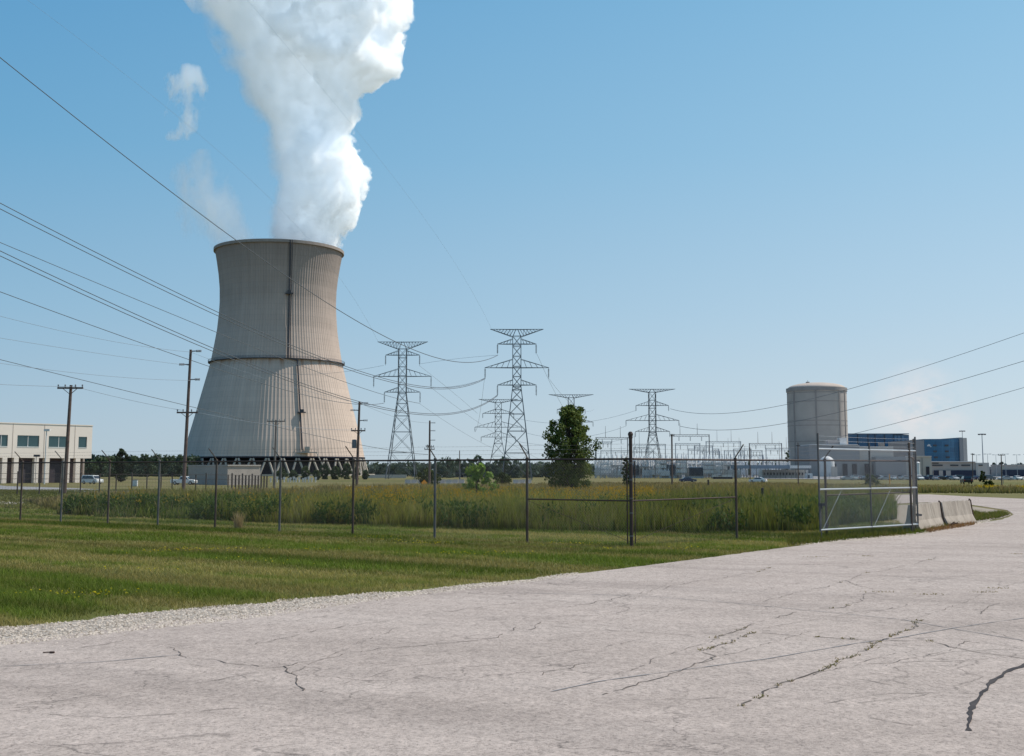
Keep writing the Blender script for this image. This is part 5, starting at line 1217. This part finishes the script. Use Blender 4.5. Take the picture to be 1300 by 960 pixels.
px_tree(724, 515.5, 70, 105, 'lone dense leafy tree standing in the meadow before the switchyard', nc=135, per=105, leaf=.12, dark=(.030,.050,.016), light=(.18,.22,.06), seed=3, clear=.08, trunk=.16, crk=.84, shape=lambda z_: (.62+.48*math.sin(min(1, z_*1.05)*math.pi*.95))*(1 if z_ < .85 else .82))
px_tree(606, 588.5, 52, 60, 'light green young shrub rising out of the goldenrod meadow', name='shrub', cat='shrub', nc=30, per=60, leaf=.085, dark=(.07,.12,.025), light=(.30,.42,.09), seed=5, clear=.10, trunk=.04)
px_tree(638, 600, 30, 230, 'low dark bush just right of the light green shrub', name='bush', cat='bush', nc=18, per=60, leaf=.2, seed=6, clear=.05, trunk=.1)
px_tree(544, 595, 40, 260, 'broad dark bush behind the orange diamond sign', name='bush', cat='bush', nc=26, per=60, leaf=.25, seed=7, clear=.05, trunk=.1)
px_tree(795, 581, 14, 210, 'dark bush hidden behind the fence corner post', name='bush', cat='bush', nc=22, per=60, leaf=.2, seed=8, clear=.05, trunk=.1)
px_tree(1105, 603, 23, 150, 'rounded green bush seen through the open gate', name='bush', cat='bush', nc=18, per=60, leaf=.14, dark=(.03,.05,.015), light=(.11,.14,.04), seed=9, clear=.03, trunk=.06)
px_tree(1254, 610.5, 22, 125, 'dark green bush beyond the road at right', name='bush', cat='bush', nc=14, per=50, leaf=.12, dark=(.02,.035,.012), light=(.09,.11,.03), seed=10, clear=.03, trunk=.06)
px_tree(1000, 572, 9, 640, 'dark tree at the left foot of the containment cylinder', nc=14, per=40, leaf=.6, seed=11, clear=.05, haze=.12, trunk=.3)
px_tree(154, 570, 24, 340, 'tallest tree of the left tree line, beside the vans', nc=34, per=60, leaf=.36, dark=(.012,.022,.012), light=(.05,.07,.025), seed=12, clear=.08, trunk=.3, haze=.04)
px_tree(1247, 598, 12, 330, 'small dark shrub at the edge of the far parking lot', name='bush', cat='bush', nc=12, per=40, leaf=.25, seed=14, clear=.05, trunk=.1)
i = 0
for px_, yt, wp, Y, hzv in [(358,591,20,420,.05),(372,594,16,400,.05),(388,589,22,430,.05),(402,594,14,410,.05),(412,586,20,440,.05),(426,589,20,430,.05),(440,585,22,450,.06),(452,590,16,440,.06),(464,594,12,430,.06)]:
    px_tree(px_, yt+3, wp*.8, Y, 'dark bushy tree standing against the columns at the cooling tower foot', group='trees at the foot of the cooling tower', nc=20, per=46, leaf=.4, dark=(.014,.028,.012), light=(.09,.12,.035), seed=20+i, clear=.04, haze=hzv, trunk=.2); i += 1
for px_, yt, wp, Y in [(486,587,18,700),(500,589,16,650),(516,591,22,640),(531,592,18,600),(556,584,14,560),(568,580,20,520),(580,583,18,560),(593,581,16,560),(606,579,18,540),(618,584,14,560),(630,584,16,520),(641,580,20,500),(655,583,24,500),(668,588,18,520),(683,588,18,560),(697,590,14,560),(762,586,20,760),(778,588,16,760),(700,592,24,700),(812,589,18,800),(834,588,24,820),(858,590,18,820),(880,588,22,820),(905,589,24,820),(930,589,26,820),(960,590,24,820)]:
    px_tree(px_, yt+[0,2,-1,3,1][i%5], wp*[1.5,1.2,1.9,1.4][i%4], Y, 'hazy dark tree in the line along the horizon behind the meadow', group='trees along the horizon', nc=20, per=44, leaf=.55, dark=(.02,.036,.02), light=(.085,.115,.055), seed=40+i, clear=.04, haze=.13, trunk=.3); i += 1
for px_, yt, wp, Y in [(112,583,26,560),(128,580,26,580),(141,577,24,600),(168,575.5,26,640),(184,577,24,600),(199,574.5,26,640),(214,575,28,620),(229,578,24,600)]:
    px_tree(px_, yt+[0,2,3][i%3], wp*[1.4,1.2][i%2], Y, 'full leafy tree of the wood between beige building and cooling tower', group='wood edge trees at left', nc=26, per=54, leaf=.6, dark=(.016,.032,.014), light=(.085,.115,.04), seed=80+i, clear=.03, haze=.07, trunk=.3); i += 1
for px_, yt, wp, Y in [(1262,588,10,700),(1273,587,16,900),(1284,590,14,900),(1296,588,18,880),(1312,587,20,880)]:
    px_tree(px_, yt, wp, Y, 'hazy tree on the horizon at far right', group='trees on the far right horizon', nc=16, per=44, leaf=.7, dark=(.014,.026,.018), light=(.04,.06,.03), seed=100+i, clear=.03, haze=.18, trunk=.3); i += 1
# continuous wood in the distance
def woods(name, x0, x1, Y, h, n, lab, haze, seed):
    r = np.random.default_rng(seed); X = r.uniform(at(x0, 597, Y).x, at(x1, 597, Y).x, n); prof_ = .6+.4*vnoise(X, X*0, .05, seed)
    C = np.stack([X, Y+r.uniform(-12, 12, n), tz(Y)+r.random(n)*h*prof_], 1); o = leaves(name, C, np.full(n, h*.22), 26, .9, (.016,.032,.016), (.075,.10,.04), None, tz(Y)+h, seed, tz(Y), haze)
    return tag(o, lab, 'woods', kind='stuff')
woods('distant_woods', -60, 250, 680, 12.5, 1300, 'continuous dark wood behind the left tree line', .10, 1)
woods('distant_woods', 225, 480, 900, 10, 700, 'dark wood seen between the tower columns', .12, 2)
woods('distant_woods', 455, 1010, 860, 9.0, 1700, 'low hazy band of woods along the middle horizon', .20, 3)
woods('distant_woods', 1225, 1420, 980, 8.5, 500, 'low hazy band of woods at the right horizon', .24, 4)

# ------------------------------------------------------------------ vehicles
M['tyre'] = pm('tyre_rubber', (.02,.02,.02), (.03,.03,.03), 4, .9); M['rimm'] = pm('wheel_rim', (.45,.45,.46), (.35,.35,.36), 4, .35, .8); M['cglass'] = pm('car_glass', (.02,.025,.03), (.035,.04,.05), 2, .08, spec=.8)
M['lamp'] = pm('lamp_lens', (.7,.7,.68), (.6,.6,.58), 4, .2); M['tail'] = pm('tail_lens', (.35,.02,.02), (.3,.02,.02), 4, .3)
def paint(nm, c): return pm(nm, c, tuple(x*.93 for x in c), 1, .3, spec=.5)
PT = {'white': paint('white_car_paint', (.75,.75,.74)), 'silver': paint('silver_car_paint', (.40,.41,.43)), 'black': paint('black_car_paint', (.02,.02,.025)), 'blue': paint('dark_blue_car_paint', (.02,.035,.09)), 'grey': paint('grey_car_paint', (.16,.17,.19)), 'tan': paint('tan_car_paint', (.36,.32,.27)), 'red': paint('dull_red_car_paint', (.22,.04,.035))}
def make_vehicle(name, body, cabin, L_, W, wheels, wr, lab, cat, pt, grp=None):
    """body / cabin: side outlines (x,z); cabin also carries the side windows"""
    t = empty(name, (0,0,0), lab, cat, grp); hw = W/2
    def ext(mb, pr, w0, tum=0.0, zr=(0, 1)):
        n = len(pr); V = []
        for s in (-1, 1):
            for x, z_ in pr: f = (z_-zr[0])/(zr[1]-zr[0]); V.append((x, s*(w0-tum*max(0, f)), z_))
        mb.add(V, [tuple(range(n)), tuple(range(n, 2*n))[::-1]]+[(i, n+i, n+(i+1) % n, (i+1) % n) for i in range(n)])
    mb = MB(); ext(mb, body, hw); zs = [p[1] for p in cabin]; ext(mb, cabin, hw-.03, .16, (min(zs), max(zs))); o = mb.build('body', pt, t)
    bm = bmesh.new(); bm.from_mesh(o.data); bmesh.ops.recalc_face_normals(bm, faces=bm.faces[:]); bm.to_mesh(o.data); bm.free()
    bv = o.modifiers.new('bevel', 'BEVEL'); bv.width = .05; bv.segments = 2
    # glasshouse: a slightly proud band inset from the cabin outline
    cx_m = sum(p[0] for p in cabin)/len(cabin); zlo, zhi = min(zs), max(zs); win = [(cx_m+(x-cx_m)*.88, zlo+.04+(z_-zlo)*.80) for x, z_ in cabin]
    for s in (-1, 1):
        mb = MB(); n = len(win); V = []
        for k2 in (0, 1):
            for x, z_ in win: f = (z_-zlo)/(zhi-zlo); V.append((x, s*(hw-.03-.16*f+.012-.03*k2), z_))
        mb.add(V, [tuple(range(n)), tuple(range(n, 2*n))[::-1]]); mb.build('side_window', M['cglass'], t)
    fr = [p for p in cabin]; a, b2 = cabin[0], cabin[1]; c2, d2 = cabin[-1], cabin[-2]
    for nm, (p, q), sg in (('windscreen', (a, b2), 1), ('rear_window', (c2, d2), -1)):
        mb = MB(); e = .86; off = .02*sg
        V = [(p[0]+(q[0]-p[0])*.1+off, s*(hw-.10), p[1]+(q[1]-p[1])*.1+.01) for s in (-1, 1)]+[(p[0]+(q[0]-p[0])*e+off, s*(hw-.24), p[1]+(q[1]-p[1])*e+.01) for s in (1, -1)]
        mb.add(V, [(0, 1, 2, 3)]); mb.build(nm, M['cglass'], t)
    for x in wheels:
        for s in (-1, 1):
            mb = MB(); mb.bar((x, s*(hw-.20), wr), (x, s*(hw+.015), wr), wr, 18); wo = mb.build('wheel', M['tyre'], t)
            mb = MB(); mb.bar((x, s*(hw+.012), wr), (x, s*(hw+.03), wr), wr*.6, 14); mb.build('rim', M['rimm'], wo)
    xf = max(p[0] for p in body); xr = min(p[0] for p in body)
    for s in (-1, 1):
        mb = MB(); mb.box(xf-.06, xf+.015, s*hw*.72-.16, s*hw*.72+.16, .62, .78); mb.build('headlight', M['lamp'], t)
        mb = MB(); mb.box(xr-.015, xr+.06, s*hw*.8-.1, s*hw*.8+.1, .7, .95); mb.build('tail_light', M['tail'], t)
    return t
van_b = [(2.45,.28),(2.5,.62),(2.35,.95),(1.75,1.08),(-2.35,1.12),(-2.45,.9),(-2.45,.28)]; van_c = [(1.75,1.08),(1.05,1.82),(-2.25,1.88),(-2.36,1.12)]
sed_b = [(2.3,.25),(2.35,.6),(2.2,.78),(1.1,.93),(-1.6,.98),(-2.25,.93),(-2.35,.6),(-2.3,.25)]; sed_c = [(1.15,.92),(.45,1.40),(-.85,1.42),(-1.6,.96)]
suv_b = [(2.2,.32),(2.25,.75),(2.1,.98),(1.1,1.08),(-2.1,1.12),(-2.25,.9),(-2.2,.32)]; suv_c = [(1.1,1.07),(.45,1.72),(-1.9,1.74),(-2.12,1.12)]
pk_b = [(2.6,.35),(2.65,.8),(2.45,1.02),(1.35,1.12),(-2.6,1.12),(-2.65,.9),(-2.6,.35)]; pk_c = [(1.35,1.11),(.75,1.78),(-.55,1.8),(-.75,1.12)]
def place(t, px_, Y, rz, sc=1.0): t.location = (at(px_, 597, Y).x, Y, tz(Y)+.03); t.rotation_euler = (0, 0, rz); t.scale = (sc,)*3; return t
place(make_vehicle('van', van_b, van_c, 5, 1.95, (1.55, -1.5), .36, 'white minivan parked at the corner of the beige building', 'van', PT['white']), 117.5, 292, R(-28), 1.12)
place(make_vehicle('pickup_truck', pk_b, pk_c, 5.2, 1.95, (1.7, -1.65), .38, 'white pickup truck driving behind the tall brown utility pole', 'pickup truck', PT['white']), 234, 272, R(-4), 1.08)
sedan = make_vehicle('parked_car', sed_b, sed_c, 4.6, 1.8, (1.4, -1.4), .32, 'x', 'car', PT['silver'], 'cars parked before the plant buildings')
suv = make_vehicle('parked_car', suv_b, suv_c, 4.5, 1.85, (1.4, -1.35), .36, 'x', 'car', PT['black'], 'cars parked before the plant buildings')
cars = [(1076,'silver',0),(1084,'white',1),(1092,'silver',0),(1100,'grey',0),(1108,'black',1),(1116,'white',0),(1124,'silver',0),(1133,'white',0),(1141,'tan',1),(1149,'silver',0),(1157,'grey',1),(1166,'white',1),(1173,'blue',0),(1180,'black',1),(1187,'silver',0),(1195,'black',0),(1203,'blue',0),(1211,'silver',0),(1220,'black',1),(1238,'blue',0),(1246,'black',0),(1255,'grey',1),(1276,'silver',0),(1291,'white',0)]
us = set()
for i, (px_, c, kind_) in enumerate(cars):
    src = suv if kind_ else sedan; o = src if kind_ not in us else copy_tree(src); us.add(kind_)
    Y = 395+(i*37 % 11)*2.4; place(o, px_, Y, R((0, 90, 78, 12, 180, -85)[i % 6])); kn = 'sport utility vehicle' if kind_ else 'sedan'
    nx_ = cars[i+1][1] if i+1 < len(cars) else None; pv_ = cars[i-1][1] if i else None
    o['label'] = f"{c} {kn} parked " + (f"between a {pv_} and a {nx_} car in the plant lot" if pv_ and nx_ else ('at the left end of the row, before the domed shed' if nx_ else 'at the right end of the row by the horizon'))
    for ch in o.children:
        if ch.name.startswith('body'): ch.material_slots[0].link = 'OBJECT'; ch.material_slots[0].material = PT[c]
for o_ in [o for o in COL.objects if o.get('label', '').endswith('in the plant lot')]:
    pass
o = copy_tree(suv); place(o, 1226, 292, R(80), 1.1); o['label'] = 'dark sport utility vehicle standing alone nearest on the plant road at right'; o['group'] = 'lone vehicles on the plant road'
for ch in o.children:
    if ch.name.startswith('body'): ch.material_slots[0].link = 'OBJECT'; ch.material_slots[0].material = PT['black']
o = copy_tree(sedan); place(o, 873, 330, R(5)); o['label'] = 'dark blue sedan driving in front of the switchyard'; o['group'] = 'lone vehicles on the plant road'
for ch in o.children:
    if ch.name.startswith('body'): ch.material_slots[0].link = 'OBJECT'; ch.material_slots[0].material = PT['blue']
o = copy_tree(sedan); place(o, 962, 320, R(150)); o['label'] = 'white sedan in front of the pale switchyard house'; o['group'] = 'lone vehicles on the plant road'
for ch in o.children:
    if ch.name.startswith('body'): ch.material_slots[0].link = 'OBJECT'; ch.material_slots[0].material = PT['white']

# ------------------------------------------------------------------ small things in the distance
M['orange'] = pm('orange_sign_face', (.75,.30,.03), (.68,.27,.03), 2, .5)
Y = 235; b0 = at(538.8, 597, Y); t = empty('warning_sign', (b0.x, Y, tz(Y)), 'orange diamond warning sign on a short post beyond the meadow', 'sign')
zc = zat(539, 613, Y); s_ = .62; mb = MB(); mb.add([(b0.x-s_, Y-.05, zc), (b0.x, Y-.05, zc-s_), (b0.x+s_, Y-.05, zc), (b0.x, Y-.05, zc+s_), (b0.x-s_, Y, zc), (b0.x, Y, zc-s_), (b0.x+s_, Y, zc), (b0.x, Y, zc+s_)], [(0,1,2,3),(7,6,5,4),(0,4,5,1),(1,5,6,2),(2,6,7,3),(3,7,4,0)]); mb.build('sign_face', M['orange'], t)
mb = MB(); mb.bar((b0.x, Y+.06, tz(Y)), (b0.x, Y+.06, zc+.3), .06, 6); mb.build('post', M['galv'], t)
M['bpink'] = pm('pinkish_barrier_concrete', (.62,.52,.48), (.52,.44,.40), .6, .85); M['ytop'] = pm('faded_yellow_stripe', (.62,.52,.20), (.55,.45,.2), 2, .8)
bx0 = None
for i, px_ in enumerate([518,526,534,546,554,562,570,578,586,655,663,671]):
    Y = 300+(i % 3)*1.5; c = at(px_, 597, Y); z_ = tz(Y); t_n = 'pale concrete road block with a faded yellow top edge beyond the meadow'
    if bx0 is None:
        t = empty('road_block', (0,0,0), t_n, 'concrete block', 'pale concrete road blocks beyond the meadow'); pr_j = [(-.3,0),(-.3,.1),(-.16,.4),(-.1,.95),(.1,.95),(.16,.4),(.3,.1),(.3,0)]
        mb = MB(); V = [(x, y, z2) for x in (-.75, .75) for y, z2 in pr_j]; mb.add(V, [tuple(range(8)), tuple(range(8, 16))[::-1]]+[(j, 8+j, 8+(j+1) % 8, (j+1) % 8) for j in range(8)]); mb.build('block', M['bpink'], t)
        mb = MB(); mb.box(-.75, .75, -.11, .11, .953, 1.0); mb.build('top_edge', M['ytop'], t); bx0 = t
    else: t = copy_tree(bx0)
    t.location = (c.x, Y, z_); t.rotation_euler = (0, 0, R((i*17 % 9)-4)); t.scale = (1, 1, 1.05)
wp = None
for i, px_ in enumerate([344,349,352,357,361,366,369,373,376,380,385,388,392,396,401]):
    Y = 330; c = at(px_, 597, Y)
    if wp is None: wp = t = empty('white_marker_post', (0,0,0), 'short white marker post in the row before the cooling tower', 'marker post', 'row of white marker posts before the cooling tower'); mb = MB(); mb.bar((0,0,0), (0,0,1.5), .16, 8); mb.build('shaft', M['white'], t); mb = MB(); mb.box(-.28, .28, -.1, .1, .95, 1.5); mb.build('plate', M['white'], t)
    else: t = copy_tree(wp)
    t.location = (c.x, Y, tz(Y)); t.scale = (1, 1, .75+.3*((i*7) % 5)/4)
for px_, yt, Y, rr, mt, nm, lab in [(967.5,620.5,54,.055,'fdark','marker_post','short dark metal post standing in the tall meadow grass'),(899,609.5,120,.09,'fdark','marker_post','small grey post in the meadow left of the slanted fence arm'),(1129,602.5,165,.07,'orange','marker_post','thin orange marker stake seen through the gate'),(584,596,330,.12,'galv','marker_post','slim grey pipe post behind the light green shrub')]:
    c = at(px_, 597, Y); z1 = zat(px_, yt, Y); t = empty(nm, (c.x, Y, tz(Y)), lab, 'post'); mb = MB(); mb.bar((c.x, Y, tz(Y)), (c.x, Y, z1), rr, 8); mb.build('shaft', M[mt], t); mb = MB(); mb.lathe((c.x, Y, z1), [(rr*1.2, -.05), (rr*1.2, .02), (0, .06)], 8, capt=False); mb.build('cap', M[mt], t)
Y = 240; c = at(172, 597, Y); t = empty('utility_cabinet', (c.x, Y, tz(Y)), 'small white utility cabinet on the grass between the two white vehicles', 'cabinet'); mb = MB(); mb.box(c.x-.5, c.x+.5, Y-.3, Y+.3, tz(Y)+.15, tz(Y)+1.25); mb.build('box', M['white'], t); mb = MB(); mb.box(c.x-.55, c.x+.55, Y-.35, Y+.35, tz(Y)+1.25, tz(Y)+1.35); mb.build('lid', M['galv'], t); mb = MB(); mb.box(c.x-.5, c.x+.5, Y-.35, Y+.35, tz(Y), tz(Y)+.15); mb.build('plinth', M['colm'], t)
t = empty('low_white_wall', (at(490,597,520).x, 520, tz(520)), 'long low pale wall right of the cooling tower base', 'wall')
pbox('wall', M['tanw'], t, 520, 462, 516, 603.2, .5); pbox('coping', M['white'], t, 519.9, 461.5, 516.5, 602.8, .7, ybot=603.2)
t = empty('long_pale_shed', (at(610,597,560).x, 560, tz(560)), 'long low pale shed behind the road blocks and shrub', 'shed')
pbox('wall', M['roofw'], t, 560, 548, 640, 601.2, 9); pbox('roof', M['roofb'], t, 559.5, 547.5, 640.5, 600.2, 10, ybot=601.2)
for i in range(8): pbox('door', M['dkblue'], t, 559.7, 551+i*11, 555+i*11, 602.6, .3)
M['mast'] = pm('light_mast_steel', (.30,.33,.36), (.26,.29,.32), 1, .5)
def floodmast(px_, yt, Y, lab, big=True, grp=None):
    c = at(px_, 597, Y); z1 = zat(px_, yt, Y); t = empty('floodlight_mast' if big else 'parking_light', (c.x, Y, tz(Y)), lab, 'light mast' if big else 'lamp post', grp); r = .3 if big else .13
    mb = MB(); mb.bar((c.x, Y, tz(Y)), (c.x, Y, z1), r, 8, r2=r*.5); mb.build('mast', M['mast'], t)
    if big:
        mb = MB(); mb.lathe((c.x, Y, z1-.3), [(.3,0),(1.3,.15),(1.3,.35),(.3,.5)], 14, capt=True); mb.build('head_frame', M['mast'], t)
        for k in range(6): a = k*math.pi/3; mb = MB(); mb.box(c.x+1.5*math.cos(a)-.35, c.x+1.5*math.cos(a)+.35, Y+1.5*math.sin(a)-.3, Y+1.5*math.sin(a)+.3, z1-.5, z1+.05); mb.build('lamp_head', M['steeld'], t)
    else:
        mb = MB(); mb.bar((c.x-1.0, Y, z1), (c.x+1.0, Y, z1), .06, 6); mb.build('cross_bar', M['mast'], t)
        for s in (-1, 1): mb = MB(); mb.box(c.x+s*1.2-.45, c.x+s*1.2+.45, Y-.25, Y+.25, z1-.12, z1+.1); mb.build('lamp_head', M['mast'], t)
floodmast(1223.5, 547, 730, 'tall floodlight mast behind the tan stair tower'); floodmast(1248.5, 551, 560, 'tall floodlight mast right of the low office building')
for px_, yt, Y in [(1240.5,577.5,520),(1254.5,576.5,530),(1265,577.5,560),(1277,576.5,560),(1291.5,577.5,540),(1305,577,540)]: floodmast(px_, yt, Y, 'thin twin headed parking light near the right horizon', False, 'parking lights at far right')
t = empty('road_sign', (at(1273,597,300).x, 300, tz(300)), 'small square tan sign on a post by the far parking lot', 'sign'); c = t.location.copy(); mb = MB(); mb.bar(c, c+Vector((0,0,2.3)), .06, 6); mb.build('post', M['galv'], t); mb = MB(); zz = zat(1273, 594, 300); mb.box(c.x-.3, c.x+.3, 299.8, 299.86, zz-.4, zz+.3); mb.build('sign_face', M['tanw'], t)
